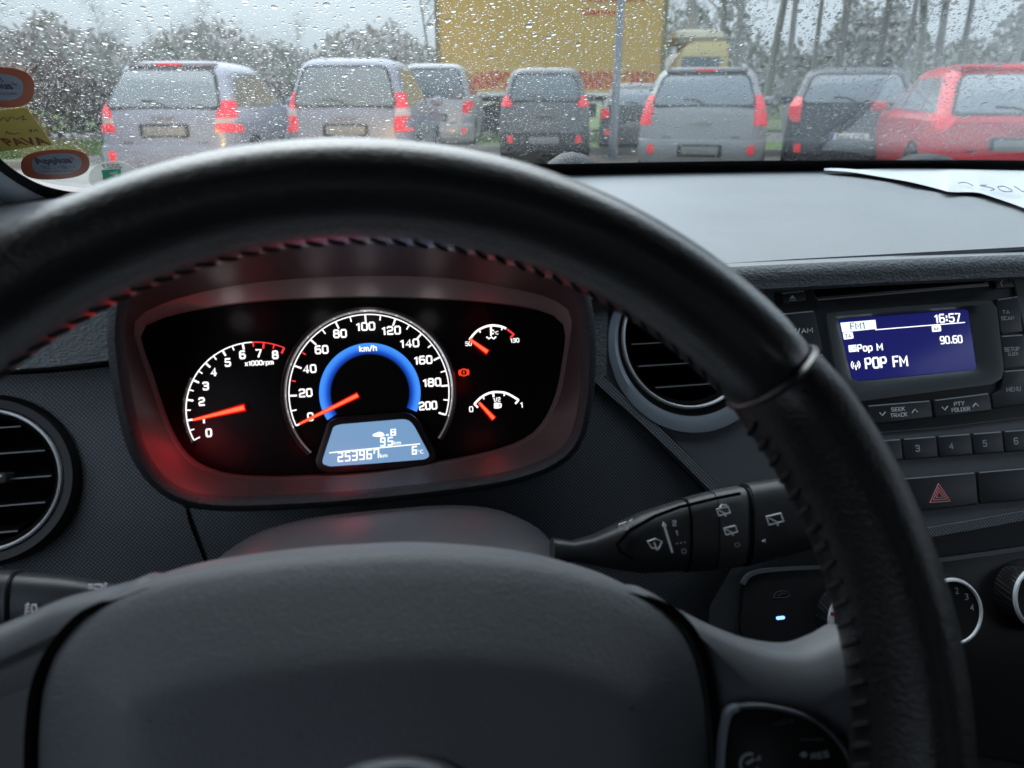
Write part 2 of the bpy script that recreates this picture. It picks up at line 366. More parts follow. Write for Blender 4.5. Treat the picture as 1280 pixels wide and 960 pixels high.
# leather patches left and right of the binnacle
patch(PD([(-240, 470), (-240, 380), (150, 330), (165, 452), (60, 464)]), [], .01, lambda u, v: fD(u, v, .015), 'upper_panel', ROLLM, dash)
patch(PD([(700, 330), (760, 330), (758, 372), (757, 420), (756, 470), (748, 474), (700, 474)]), [], .01, lambda u, v: fD(u, v, .004), 'upper_panel', ROLLM, dash)
# woven panels
vcL = (-.2155, -.094); vcR = (.202, -.039)
holeL = [(vcL[0]+.0375*math.cos(a), vcL[1]+.0375*math.sin(a)) for a in np.linspace(0, 2*math.pi, 40)[:-1]]
holeR = [(vcR[0]+.0425*math.cos(a), vcR[1]+.0425*math.sin(a)) for a in np.linspace(0, 2*math.pi, 40)[:-1]]
left_out = PD([(-330, 472), (-100, 470), (60, 464), (165, 452), (160, 500), (185, 590), (231, 638), (236, 660), (250, 700), (262, 830), (-330, 830)])
patch(left_out, [holeL], .012, fD, 'woven_panel', WEAVE, dash)
mid_out = PD([(234, 636), (280, 640), (440, 625), (600, 605), (700, 570), (735, 530), (744, 473), (880, 612), (945, 680), (960, 830), (268, 830), (255, 700)])
patch(mid_out, [], .012, fD, 'woven_panel', WEAVE, dash)
# raised lip along the diagonal, carries on under the hazard row
lip = smoothp([D.uv(*p) for p in [(744, 473), (790, 514), (840, 560), (888, 608), (930, 648), (975, 676), (1040, 678), (1160, 664), (1290, 641), (1420, 618)]], 6, closed=False)
V, F = stroke(D, lip, .0062, -.004, .0045)
mk('woven_lip', V, F, WEAVE, dash)
# centre panel (smooth), with vent opening and radio opening
lipu = [p for p in lip]
cen_out = [D.uv(757, 374), *D.poly([(756, 478)])] + [(u+.003, v+.003) for u, v in lip[6:]] + D.poly([(1420, 300), (1280, 309), (1000, 324), (840, 334), (757, 340)], 0)
cen_out = [p for p in cen_out]
radio_out = roundpoly(D.poly([(966, 365), (1253, 340), (1264, 350), (1300, 520), (1180, 535), (1010, 550), (985, 480)]), .004)
patch(cen_out, [holeR, inset(ccw(radio_out), .001)], .014, lambda u, v: D.pt(u, v, .0015), 'centre_panel', PANEL, dash)
V, F = stroke(D, smoothp(D.poly([(757, 342), (900, 335), (1100, 325), (1290, 311), (1420, 300)]), 6, False), .0022, .0, .0035); mk('panel_edge_bead', V, F, PANEL, dash)
V, F = stroke(D, smoothp(D.poly([(756, 370), (756, 430), (757, 478)]), 4, False), .0012, -.003, .0008); mk('panel_gap', V, F, GAP, dash)
V, F = stroke(D, smoothp(D.poly([(231, 638), (236, 660), (250, 700), (255, 730)]), 4, False), .0006, -.003, .0003)
mk('panel_gap', [np.array(q)+D.N*(-.9*max(0, -((np.array(q)-D.O)@D.B+.05))**2+.0006) for q in V], F, GAP, dash)
V, F = stroke(D, smoothp(D.poly([(-240, 473), (-60, 470), (60, 465), (140, 457)]), 4, False), .0014, .001, .0155); mk('panel_gap', V, F, GAP, dash)
patch([(.50, -.012), (.99, -.012), (.97, -.30), (.50, -.30)], [], .05, lambda u, v: D.pt(u, v, -.001), 'passenger_panel', PANEL, dash)
patch([(.56, -.13), (.93, -.13), (.91, -.27), (.58, -.27)], [], .05, lambda u, v: D.pt(u, v, .005), 'glovebox_lid', PANELD, dash)
# climate panel and lower console behind the rim
patch(D.poly([(930, 690), (1040, 684), (1160, 672), (1290, 648), (1450, 620), (1450, 1100), (880, 1100), (890, 760)]), [], .02, lambda u, v: D.pt(u, v, -.004), 'lower_console', PANELD, dash)
patch(D.poly([(262, 760), (620, 740), (960, 740), (960, 1250), (-340, 1250), (-340, 740)]), [], .03, lambda u, v: fD(u, v, -.012), 'knee_panel', PANELD, dash)

# ---- binnacle hood, bezel
def radial(pts, n=112, c=None):
    P = np.array(pts); c = np.array(c if c is not None else P.mean(0)); out = []
    for i in range(n):
        a = 2*math.pi*i/n; d = np.array([math.cos(a), math.sin(a)]); best = 0
        for j in range(len(P)):
            p, q = P[j-1]-c, P[j]-c; e = q-p; den = d[0]*e[1]-d[1]*e[0]
            if abs(den) < 1e-12: continue
            t = (p[0]*e[1]-p[1]*e[0])/den; s = (p[0]*d[1]-p[1]*d[0])/den
            if -1e-9 <= s <= 1+1e-9 and t > best: best = t
        out.append(tuple(c+d*best))
    return out
ring_px = [(135, 400), (137, 450), (147, 510), (162, 565), (190, 607), (228, 630), (280, 638), (360, 636), (450, 630), (560, 618), (640, 605), (695, 585), (726, 555), (740, 505), (744, 440), (738, 375), (715, 330), (660, 296), (560, 272), (440, 262), (320, 268), (210, 300), (150, 345)]
ring_o = radial(smoothp(RG.poly(ring_px), 5), c=RG.uv(440, 470))
ring_i = ccw(inset(ccw(ring_o), .008))
ro = ccw(ring_o)
rr_ = []
for d, h in ((-.0005, -.012), (-.001, -.004), (0, .0015), (.002, .0046), (.005, .0056), (.0068, .0038), (.008, -.001)):
    rr_.append([RG.pt(u, v, h) for u, v in inset(ro, d)])
back = [RG.pt(u, v, 0)+np.array([0, .055, -.004]) for u, v in ro]
V, F = loft([back]+rr_, cap=(False, False))
hood = mk('binnacle_hood', V, F, RIMRING, dash)
clus = thing('instrument_cluster', CL.pt(0, 0), 'lit instrument cluster with speedometer, rev counter and small trip display behind the wheel', 'instrument cluster')
face_px = [(178, 411), (206, 397), (262, 385), (340, 376), (450, 372), (560, 375), (640, 382), (689, 393), (706, 412), (703, 450), (692, 500), (667, 540), (622, 561), (560, 574), (470, 588), (400, 593), (330, 595), (275, 589), (238, 570), (213, 530), (192, 470), (178, 430)]
mask_px = [(167, 406), (185, 388), (230, 371), (300, 356), (380, 348), (470, 345), (560, 348), (640, 361), (690, 374), (714, 396), (708, 452), (697, 503), (671, 544), (625, 565), (562, 578), (470, 592), (400, 597), (330, 599), (272, 593), (233, 575), (207, 533), (186, 474), (172, 432)]
cface = CL.uv(450, 480)
f_r = radial(smoothp(CL.poly(face_px), 4), c=cface)
m_r = radial(smoothp(CL.poly(mask_px, .012), 4), c=cface)
plate(CL, inset(ccw(f_r), -.006), -.004, 0, bev=.0005, name='gauge_face', mat=FACEM, parent=clus)
V, F = loft([[CL.pt(u, v, 0) for u, v in ccw(f_r)], [CL.pt(u, v, .005) for u, v in inset(ccw(f_r), -.0002)], [CL.pt(u, v, .012) for u, v in ccw(m_r)]], cap=(False, False))
mk('mask_trim', V, F, TRIMTOP, clus)
m3 = [CL.pt(u, v, .012) for u, v in ccw(m_r)]; r3 = [RG.pt(u, v, -.001) for u, v in inset(ro, .008)]
# align both loops by angle round the view axis
mid = [np.array(a)*.5+np.array(b)*.5+CL.B*(-.002 if i > 56 else .002) for i, (a, b) in enumerate(zip(m3, r3))]
V, F = loft([m3, mid, r3], cap=(False, False)); mk('bezel', V, F, BEZEL, clus)

# ---- dials
def circ(c, r, a): return (c[0]+r*math.cos(R(a)), c[1]+r*math.sin(R(a)))
def arcpts(c, r, a0, a1, n=40): return [circ(c, r, a0+(a1-a0)*i/n) for i in range(n+1)]
def put(vf, name, m, parent, **k): return mk(name, *vf, m, parent, **k)
sp = CL.uv(463, 491); RS = .0470
dial = put(lathe(CL, sp, [(RS+.0046, .0), (RS+.0044, .0045), (RS+.0034, .0062), (RS+.0018, .0055), (RS+.0010, .001), (RS+.0010, 0)], 100, -38, 222), 'speedometer', mat('dial_ring_plastic', (.05, .05, .052), .3), clus)
put(lathe(CL, sp, [(RS+.0022, .0050), (RS+.0020, .0064), (RS+.0014, .0062), (RS+.0012, .0044)], 120, -38, 222), 'chrome_ring', mat('dial_chrome', (.7, .7, .72), .18, metal=1, emit=(.6, .55, .55), es=.12), dial)
V, F = stroke(CL, arcpts(sp, RS, -20.5, 200.5, 110), .00055, .0002, .0005); mk('scale_arc', V, F, W_LIT, dial)
for i in range(21):
    kmh = i*10; a = 200.4-kmh*220.8/200
    red = kmh in (30, 50)
    major = kmh % 20 == 0
    L_ = .0045 if major else .0032
    V, F = stroke(CL, [circ(sp, RS-.0002 if not red else RS-.001, a), circ(sp, RS-L_, a)], .00095 if major else .00065, .0002, .0006)
    mk('tick', V, F, R_LIT if red else W_LIT, dial, smooth=False)
nums = [('0', 388, 521, 8), ('20', 382, 491, 17), ('40', 387, 461, 17), ('60', 402, 437, 17), ('80', 425, 417, 17), ('100', 457, 408, 24), ('120', 489, 413, 24), ('140', 512, 429, 24), ('160', 529, 450, 23), ('180', 540, 478, 23), ('200', 535, 507, 23)]
for s, x, y, wpx in nums: ltr(CL, s, x, y, 10.8, wpx, n=.0004, mat=W_LIT, parent=dial, name='numeral', th=.175)
ltr(CL, 'km/h', 460, 435.5, 7.5, 22, n=.0004, mat=W_LIT, parent=dial, name='unit_lettering', th=.17)
# blue lit arc: printed graphic, brightest at its outer edge
bm_ = bpy.data.materials.new('blue_arc'); bm_.use_nodes = True; N = bm_.node_tree.nodes; L = bm_.node_tree.links; b = N['Principled BSDF']
b.inputs['Base Color'].default_value = (.003, .005, .02, 1)
at = N.new('ShaderNodeAttribute'); at.attribute_name = 'glow'; cr = N.new('ShaderNodeValToRGB')
cr.color_ramp.elements[0].color = (.002, .008, .06, 1); cr.color_ramp.elements[1].color = (.06, .30, 1, 1)
e = cr.color_ramp.elements.new(.5); e.color = (.01, .09, .62, 1)
L.new(at.outputs['Fac'], cr.inputs[0]); L.new(cr.outputs[0], b.inputs['Emission Color']); b.inputs['Emission Strength'].default_value = .75
prof = [(.0230, 0.0), (.0245, .35), (.0262, .7), (.0280, .95), (.0298, 1.0)]
V, F = lathe(CL, sp, [(r, .0003) for r, g in prof], 90, -26.5, 209)
o = mk('blue_arc', V, F, bm_, dial); nn = 91
at_ = o.data.attributes.new('glow', 'FLOAT', 'POINT')
at_.data.foreach_set('value', [prof[i//nn][1] for i in range(len(V))])
def needle(c_px, tip_px, w0, w1, par):
    a = np.array(CL.uv(*c_px, .004)); t = np.array(CL.uv(*tip_px, .004)); d = nrm(t-a); nn = np.array([-d[1], d[0]])
    for (q, h, m, nm) in ((1.0, .0046, NEEDLE, 'needle'), (1.9, .0042, NEEDLE_EDGE, 'needle_glow_edge')):
        w0_, w1_ = w0*q, w1*q; a_ = a-d*(w0*.3*(q-1))
        out = [tuple(a_+nn*w0_/2), tuple(a_-nn*w0_/2), tuple(t-nn*w1_/2), tuple(t+nn*w1_/2)]
        V, F = plate(CL, out, h-.0006, h, bev=.0001, seg=1)
        if q == 1: base = mk(nm, V, F, m, par, smooth=False)
        else: mk(nm, V, F, m, par, smooth=False)
needle((447, 494), (374, 530), .0019, .0009, dial)
tac = CL.uv(320.5, 510.5); RT = .0387
tach = put(lathe(CL, tac, [(RT+.0026, 0), (RT+.0024, .0022), (RT+.0015, .003), (RT+.0008, .0015), (RT+.0007, 0)], 80, 150, 208), 'tachometer', GLOSS, clus)
V, F = stroke(CL, arcpts(tac, RT, 204.0, 90, 60), .00055, .0002, .0005); mk('scale_arc', V, F, W_LIT, tach)
V, F = stroke(CL, arcpts(tac, RT, 89.2, 62.4, 20), .00055, .0002, .0005); mk('scale_arc', V, F, R_LIT, tach)
for i in range(17):
    a = 204-i*(204-62.6)/16; major = i % 2 == 0
    V, F = stroke(CL, [circ(tac, RT, a), circ(tac, RT-(.0036 if major else .0026), a)], .0010 if (major and i > 0) else .0006, .0002, .0006)
    mk('tick', V, F, R_LIT if i > 12 else W_LIT, tach, smooth=False)
for s, x, y in [('0', 261, 541), ('1', 254, 524), ('2', 252, 502), ('3', 257, 482.5), ('4', 267, 465), ('5', 284.5, 453), ('6', 303, 443.5), ('7', 323.5, 441.5), ('8', 344, 443.5)]:
    ltr(CL, s, x, y, 10.8, 8 if s != '1' else 5, n=.0004, mat=W_LIT, parent=tach, name='numeral', th=.19)
ltr(CL, 'x1000rpm', 324, 453.5, 6.2, 36, n=.0004, mat=W_LIT, parent=tach, name='unit_lettering', th=.18)
needle((305, 509.5), (241, 525), .0024, .0009, tach)
def small_gauge(name, pts, ends, red, lab, ctr, nd):
    P = smoothp([CL.uv(*p) for p in pts], 8, False)
    cut = int(len(P)*red)
    V, F = stroke(CL, P[:cut], .0012, .0002, .0006); g = mk(name, V, F, W_LIT, clus)
    if cut < len(P):
        V, F = stroke(CL, P[cut:], .0010, .0002, .0006); mk('red_zone', V, F, R_LIT, g)
    n = len(P); cc = np.array(CL.uv(*ctr))
    for k, f in enumerate((0, .25, .5, .75, 1)):
        p = np.array(P[min(int(f*(n-1)), n-1)]); d = nrm(cc-p); l = .0030 if f in (0, .5, 1) else .0020
        V, F = stroke(CL, [tuple(p-d*.0003), tuple(p+d*l)], .0011 if f in (0, .5, 1) else .0007, .0002, .0006); mk('tick', V, F, R_LIT if (f == 1 and red < 1) else W_LIT, g, smooth=False)
    for s, x, y, h, ww in lab: (textpx(CL, s, x, y, h, ww, n=.0004, mat=W_LIT, parent=g, name='numeral', bold=.01) if '°' in s else ltr(CL, s, x, y, h, ww, n=.0004, mat=W_LIT, parent=g, name='numeral', th=.15))
    needle(*nd, .0019, .0011, g)
    return g
gt = small_gauge('temperature_gauge', [(587, 424), (596, 414), (608, 408), (619, 407), (631, 410), (642, 418)], None, .85, [('50', 585.5, 429.5, 5.5, 8), ('130', 643.5, 425.5, 5.5, 11), ('°C', 620, 416, 4.5, 6)], (614, 448), ((609, 440), (587, 424)))
for pts in ([(613.5, 408), (613.5, 420)], [(614, 413), (617, 413)], [(614, 417), (617, 417)], [(608, 421), (611, 423.5), (614, 421.5), (617, 423.5), (620, 421)]):
    V, F = stroke(CL, CL.poly(pts), .0008, .0002, .0006); mk('thermometer_symbol', V, F, W_LIT, gt, smooth=False)
gf = small_gauge('fuel_gauge', [(593, 505), (601, 497), (611, 491.5), (622, 490), (634, 492), (648, 500)], None, 1.0, [('0', 589, 511.5, 7, 5), ('1', 652, 506, 7, 3.5), ('1/2', 621, 499.5, 5.5, 9)], (620, 533), ((617, 523), (599, 503.5)))
plate(CL, roundpoly(CL.poly([(617.5, 503.5), (624, 503.5), (624, 510.5), (617.5, 510.5)]), .0006), .0002, .0006, bev=.0001, name='fuel_pump_symbol', mat=W_LIT, parent=gf)
V, F = stroke(CL, CL.poly([(624, 504), (626.3, 505), (626, 509), (624, 509.5)]), .0006, .0002, .0006); mk('fuel_pump_symbol', V, F, W_LIT, gf, smooth=False)
# handbrake telltale
wc = CL.uv(579.8, 465.6)
V, F = stroke(CL, arcpts(wc, .0021, 0, 360, 20)[:-1], .0006, .0002, .0006, closed=True); tl = mk('brake_warning_light', V, F, TELL, clus, smooth=False)
for s in (0, 180):
    V, F = stroke(CL, arcpts(wc, .0030, s-38, s+38, 8), .0006, .0002, .0006); mk('bracket', V, F, TELL, tl, smooth=False)
textpx(CL, '!', 579.8, 465.6, 4.5, 1.6, n=.0004, mat=TELL, parent=tl, name='mark', bold=.03)
# trip display
dsp_px = [(417, 533), (425, 530.5), (465, 527), (505, 523.8), (512, 526), (518, 533), (536, 567), (536, 571), (531, 574), (470, 579), (412, 583), (404, 580), (403, 576), (408, 560)]
disp_o = roundpoly(CL.poly(dsp_px, .008), .0015)
LCD = mat('trip_display_lit', (.05, .06, .08), .3, emit=(.13, .24, .40), es=1.0, var=.1, vs=60)
fr = inset(ccw(disp_o), -.0042)
plate(CL, fr, 0, .0085, bev=.002, name='display_surround', mat=mat('display_surround_plastic', (.02, .02, .022), .35), parent=clus)
disp = plate(CL, disp_o, .0075, .0092, bev=.0003, name='trip_display', mat=LCD, parent=clus)
LCDW = lit('lcd_white', (.95, 1, 1), 1.1)
V, F = stroke(CL, CL.poly([(411.5, 566), (525, 554.8)], .0093), .0005, .0092, .0095); mk('divider_line', V, F, LCDW, disp, smooth=False)
# seven-segment digits
SEG = {'0': 'abcdef', '1': 'bc', '2': 'abged', '3': 'abgcd', '5': 'afgcd', '6': 'afgedc', '7': 'abcf', '9': 'abcdfg'}
def seg7(ch, px, py, hp, wp, parent):
    c = CL.uv(px, py, .0093); m = CL.mpp(px, py, .0093); h = hp*m/2; w_ = wp*m/2; th = 1.5*m
    co = {'a': ((-w_, h), (w_, h)), 'g': ((-w_, 0), (w_, 0)), 'd': ((-w_, -h), (w_, -h)), 'f': ((-w_, 0), (-w_, h)), 'b': ((w_, 0), (w_, h)), 'e': ((-w_, -h), (-w_, 0)), 'c': ((w_, -h), (w_, 0))}
    mb = MB()
    for s in SEG[ch]:
        (x0, y0), (x1, y1) = co[s]; sk = .06
        e = th/2 if s in 'agd' else 0
        mb.add(*stroke(CL, [(c[0]+x0-e+y0*sk, c[1]+y0), (c[0]+x1+e+y1*sk, c[1]+y1)], th, .0092, .0095+random.random()*1e-5))
    mb.build('digit', LCDW, parent, smooth=False)
for k, ch in enumerate('253967'): seg7(ch, 425.5+k*9.0, 571.2-k*.85, 11, 5.2, disp)
for k, ch in enumerate('95'): seg7(ch, 478.5+k*9.3, 552.4-k*.8, 9.5, 4.8, disp)
seg7('6', 518, 562.8, 9, 4.6, disp)
textpx(CL, 'km', 479.5, 569.2, 5, 9, n=.0093, mat=LCDW, parent=disp, name='unit_lettering')
textpx(CL, 'km', 496.5, 553.2, 5, 9, n=.0093, mat=LCDW, parent=disp, name='unit_lettering')
textpx(CL, '°C', 525.8, 564.6, 5, 6.5, n=.0093, mat=LCDW, parent=disp, name='unit_lettering')
plate(CL, smoothp(CL.poly([(466, 545), (467, 542.5), (470, 541.5), (473, 540), (477, 540.3), (480, 542.5), (480, 545), (473, 546)], .0093), 3), .0092, .0096, bev=.0001, name='car_symbol', mat=LCDW, parent=disp)
plate(CL, CL.poly([(482, 544.5), (484, 542), (486.5, 544.2)], .0093), .0092, .0096, bev=.0001, name='arrow_symbol', mat=LCDW, parent=disp)
V, F = stroke(CL, CL.poly([(489, 537), (494, 536.5), (494, 543.6), (489, 544)], .0093), .0009, .0092, .0096, closed=True); mk('pump_symbol', V, F, LCDW, disp, smooth=False)
V, F = stroke(CL, CL.poly([(489, 540.3), (494, 540)], .0093), .0006, .0092, .0096); mk('pump_symbol', V, F, LCDW, disp, smooth=False)
# unseen point lamps added before the face, for red bezel glow and bright mask
def lamp(name, p, col, e, r=.004, parent=None):
    l = bpy.data.lights.new(name, 'POINT'); l.energy = e; l.color = col; l.shadow_soft_size = r
    o = bpy.data.objects.new(name, l); COL.objects.link(o); o.location = p-org(parent); o.parent = parent; return o
LAMPK = 1.0
for (px, py, n, e) in ((232, 556, .018, .008), (250, 590, .030, .004), (430, 580, .024, .005), (616, 568, .018, .002), (322, 388, .008, .0008), (605, 390, .008, .0009), (577, 478, .006, .0022), (372, 560, .006, .0012)):
    lamp('red_bezel_fill', CL.pt(*CL.uv(px, py, n), n), (1, .03, .04), e*LAMPK, .012, clus)
for px_ in (290, 400, 460, 540): lamp('mask_fill', CL.pt(*CL.uv(px_, 388, .01), .012), (1, .9, .9), .0011*LAMPK, .007, clus)
# ------------------------------------------------------------------ air vents
def vent(c, r, label, place, surround):
    t = thing('air_vent', D.pt(*c, 0), label, 'air vent', 'round dashboard air vents')
    put(lathe(D, c, [(r+.010, -.004), (r+.0095, .002), (r+.007, .0048), (r+.0025, .0042), (r+.0012, .001)], 90), 'vent_collar', surround[0], t)
    put(lathe(D, c, [(r+.0018, .001), (r+.0012, .0055), (r+.0003, .006), (r-.0006, .004), (r-.0008, -.002)], 90), 'chrome_ring', CHROME, t)
    put(lathe(D, c, [(r-.0006, .002), (r-.003, .0015), (r-.0045, -.004), (r-.006, -.03), (.0001, -.034)], 72), 'vent_cup', GAP, t)
    q = r-.0045
    for k in range(-2, 3):
        v = k*.0145-.001; hw = math.sqrt(max(q*q-v*v, 1e-5)); y0 = c[1]+v
        rings = []
        for f in (-1, 1):
            rings.append([D.pt(c[0]+f*hw*.99, y0+a, b) for a, b in ((-.0006, .0), (.0004, .0012), (.0012, .0), (.004, -.016), (.0028, -.017))])
        V, F = loft(rings); mk('slat', V, F, GAP, t)
        V, F = stroke(D, [(c[0]-hw*.97, y0+.0006), (c[0]+hw*.97, y0+.0006)], .0007, .0004, .0014); mk('slat_edge', V, F, mat('slat_edge_plastic', (.20, .205, .21), .35), t, smooth=False)
    V, F = plate(D, rrect(c[0]+.001, c[1]+.0005, .022, .006, .0015), -.004, .007, bev=.0012); mk('vent_tab', V, F, PANELD, t)
    V, F = plate(D, rrect(c[0]+.001, c[1]+.0015, .018, .0014, .0005), .006, .0078, bev=.0004); mk('tab_chrome', V, F, CHROME, t)
    return t
vR = vent(vcR, .0435, 'round black air vent with silver surround, half hidden behind the right of the wheel rim', 'r', [GLOSS])
vL = vent(vcL, .038, 'round black air vent at the left edge, ringed in thin chrome on woven plastic', 'l', [BLACK])
# silver crescent of the right vent
oc = (vcR[0]+.002, vcR[1]-.004); A0, A1 = 95, 322
rings = []
for (f, n) in ((0, .0), (.03, .0035), (.5, .0062), (.97, .0050), (1, .001)):
    ring = []
    for i in range(81):
        a = A0+(A1-A0)*i/80; p_in = np.array(circ(vcR, .0462, a)); p_out = np.array(circ(oc, .0570, a)); p = p_in+(p_out-p_in)*f; ring.append(D.pt(*p, n))
    rings.append(ring)
V, F = loft(rings, closed=False, cap=(False, False)); mk('silver_crescent', V, F, SILVER, vR)

# ------------------------------------------------------------------ radio
radio = thing('car_radio', D.pt(*D.uv(1130, 430)), 'car radio with lit blue screen and button rows in the centre dashboard', 'car radio')
base = ccw(radio_out)
plate(D, base, -.006, .0006, bev=.0006, name='fascia', mat=PANELD, parent=radio)
V, F = stroke(D, [*base], .0010, .0, .0022, closed=True); mk('fascia_edge', V, F, BLACK, radio)
BTN = mat('button_plastic', (.028, .030, .034), .42, spec=.45, tex='noise', ts=1500, tb=.1)
EDGE = mat('edge_highlight_pale', (.42, .44, .47), .35)  # pale colour paints the highlight along the edges
def button(px, label=None, h=.0032, r=.0012, name='button', topedge=True, parent=radio, pl=D, m=None):
    o = roundpoly(pl.poly(px), r, 3)
    b_ = plate(pl, o, 0, h, bev=.0007, name=name, mat=m or BTN, parent=parent)
    if label: b_['label'] = label
    if topedge:
        a, c = pl.uv(*px[0]), pl.uv(*px[1]); 
        V, F = stroke(pl, [(a[0]+r, a[1]-.0006), (c[0]-r, c[1]-.0006)], .0007, h-.0008, h+.0001); mk('edge_highlight_strip', V, F, EDGE, b_, smooth=False)
    return b_
b1 = button([(973, 367), (1003, 364), (1005, 377), (976, 381)])
plate(D, D.poly([(986.5, 373.5), (990.5, 369), (994.5, 373)], .0033), .0031, .0035, bev=.0001, name='eject_symbol', mat=PRINT, parent=b1)
V, F = stroke(D, D.poly([(986.5, 375.6), (994.8, 375)], .0033), .0004, .0031, .0035); mk('eject_symbol', V, F, PRINT, b1)
# CD slot
plate(D, roundpoly(D.poly([(1012, 362), (1230, 347), (1236, 357), (1018, 377)]), .002), .0, .0014, bev=.0006, name='slot_frame', mat=mat('slot_frame_plastic', (.05, .055, .06), .4), parent=radio)
plate(D, roundpoly(D.poly([(1014, 363), (1229, 348), (1229, 354.5), (1019, 372)]), .001), .0006, .0017, bev=.0001, name='cd_slot', mat=GAP, parent=radio)
V, F = stroke(D, D.poly([(1021, 375.4), (1233, 357.6)]), .0008, .001, .0021); mk('slot_lip', V, F, EDGE, radio)
b2 = button([(1239, 348), (1260, 346.5), (1264, 360), (1241, 362)])
V, F = stroke(D, smoothp(D.poly([(1253.5, 350.5), (1250.8, 354), (1253.5, 358)], .0033), 4, False), .0006, .0031, .0035); mk('symbol', V, F, PRINT, b2)
textpx(D, 'Bluetooth', 1035, 380.5, 5, 24, n=.0007, mat=PRINTF, parent=radio)
textpx(D, 'RDS/TA', 1202, 368.5, 4, 21, n=.0007, mat=PRINTF, parent=radio); textpx(D, 'MP3', 1227, 367, 4, 14, n=.0007, mat=PRINTF, parent=radio)
b3 = button([(972, 393), (1015, 389), (1026, 440), (980, 446)]); ltr(D, 'FM/AM', 999, 413.5, 6.5, 34, n=.0033, mat=PRINT, parent=b3)
b3 = button([(981, 449), (1027, 443), (1038, 492), (990, 500)]); textpx(D, 'MEDIA', 1008, 468, 6.5, 33, n=.0033, mat=PRINT, parent=b3)
# screen housing: frame standing proud, sunk glass
hs_o = roundpoly(D.poly([(1028, 392), (1232, 376), (1240, 380), (1250, 470), (1240, 480), (1055, 504), (1046, 498)]), .003)
hs_i = roundpoly(D.poly([(1037, 397), (1222, 382), (1238, 468), (1060, 491)]), .002)
ho = radial(hs_o, 72, c=D.uv(1135, 438)); hi_ = radial(hs_i, 72, c=D.uv(1135, 438)); hi2 = radial(D.poly([(1047, 400), (1209, 387), (1220, 461.5), (1065, 477)]), 72, c=D.uv(1135, 438))
V, F = loft([[D.pt(*p, .0) for p in ho], [D.pt(*p, .0040) for p in ho], [D.pt(*p, .0044) for p in hi_], [D.pt(*p, .0009) for p in hi2]], cap=(False, False))
mk('screen_frame', V, F, mat('screen_frame_plastic', (.06, .068, .075), .33), radio)
scr_bg = mat('screen_blue', (.01, .01, .03), .25, emit=(.010, .012, .125), es=.66)
Q = [D.uv(1045, 400), D.uv(1208, 387), D.uv(1219, 462), D.uv(1065, 477)]
screen = plate(D, Q, .0008, .0014, bev=.0001, name='screen', mat=scr_bg, parent=radio)
SW = lit('screen_white', (.93, .97, 1), 1.05); SK = mat('screen_dark_print', (.03, .03, .1), .4)
SN = .0015
plate(D, D.poly([(1050.5, 403.5), (1094, 399.8), (1095.5, 411), (1053, 415.5)], SN), SN-.0001, SN+.0002, bev=.00005, name='station_tab', mat=lit('screen_pale', (.80, .95, 1), 1.0), parent=screen)
ltr(D, 'FM1', 1072, 407.3, 9, 18.5, n=SN+.0003, mat=SK, parent=screen, th=.13)
V, F = stroke(D, D.poly([(1094, 412.2), (1206, 403)], SN), .0006, SN-.0001, SN+.0002); mk('divider_line', V, F, SW, screen, smooth=False)
ltr(D, '16:57', 1184.5, 397.6, 11.5, 33, n=SN+.0002, mat=SW, parent=screen, th=.16)
for (a, s, x, y, ww) in (([(1053.5, 416), (1065.5, 415), (1067, 423), (1055, 424.5)], 'TA', 1060, 419.8, 8), ([(1164.5, 407.5), (1175.5, 406.5), (1176.5, 414), (1165.5, 415)], 'AF', 1170.5, 410.8, 7)):
    plate(D, roundpoly(D.poly(a, SN), .0008), SN-.0001, SN+.0002, bev=.00005, name='flag', mat=SW, parent=screen); ltr(D, s, x, y, 5, ww, n=SN+.0004, mat=SK, parent=screen)
ltr(D, '90.60', 1189, 424.5, 10, 28, n=SN+.0002, mat=SW, parent=screen, th=.15)
plate(D, roundpoly(D.poly([(1060.5, 431.7), (1070, 430.8), (1071, 439.3), (1061.5, 440.2)], SN), .0005), SN-.0001, SN+.0002, bev=.00005, name='list_symbol', mat=SW, parent=screen)
for q in (433.8, 436.2, 438.3):
    V, F = stroke(D, D.poly([(1062, q+.2), (1070, q-.6)], SN), .0003, SN+.0002, SN+.0004); mk('list_symbol_line', V, F, SK, screen, smooth=False)
ltr(D, 'Pop M', 1087.5, 434.2, 9.5, 32, n=SN+.0002, mat=SW, parent=screen, th=.18)
ltr(D, 'POP FM', 1108, 452.5, 14.5, 54, n=SN+.0002, mat=SW, parent=screen, th=.17)
an = D.uv(1069.5, 456, SN)
V, F = stroke(D, [an, (an[0], an[1]-.0035)], .0007, SN-.0001, SN+.0002); mk('antenna_symbol', V, F, SW, screen, smooth=False)
for rr0 in (.0018, .0032):
    for s in (0, 180):
        V, F = stroke(D, arcpts(an, rr0, s-50, s+50, 8), .0006, SN-.0001, SN+.0002); mk('antenna_symbol', V, F, SW, screen, smooth=False)
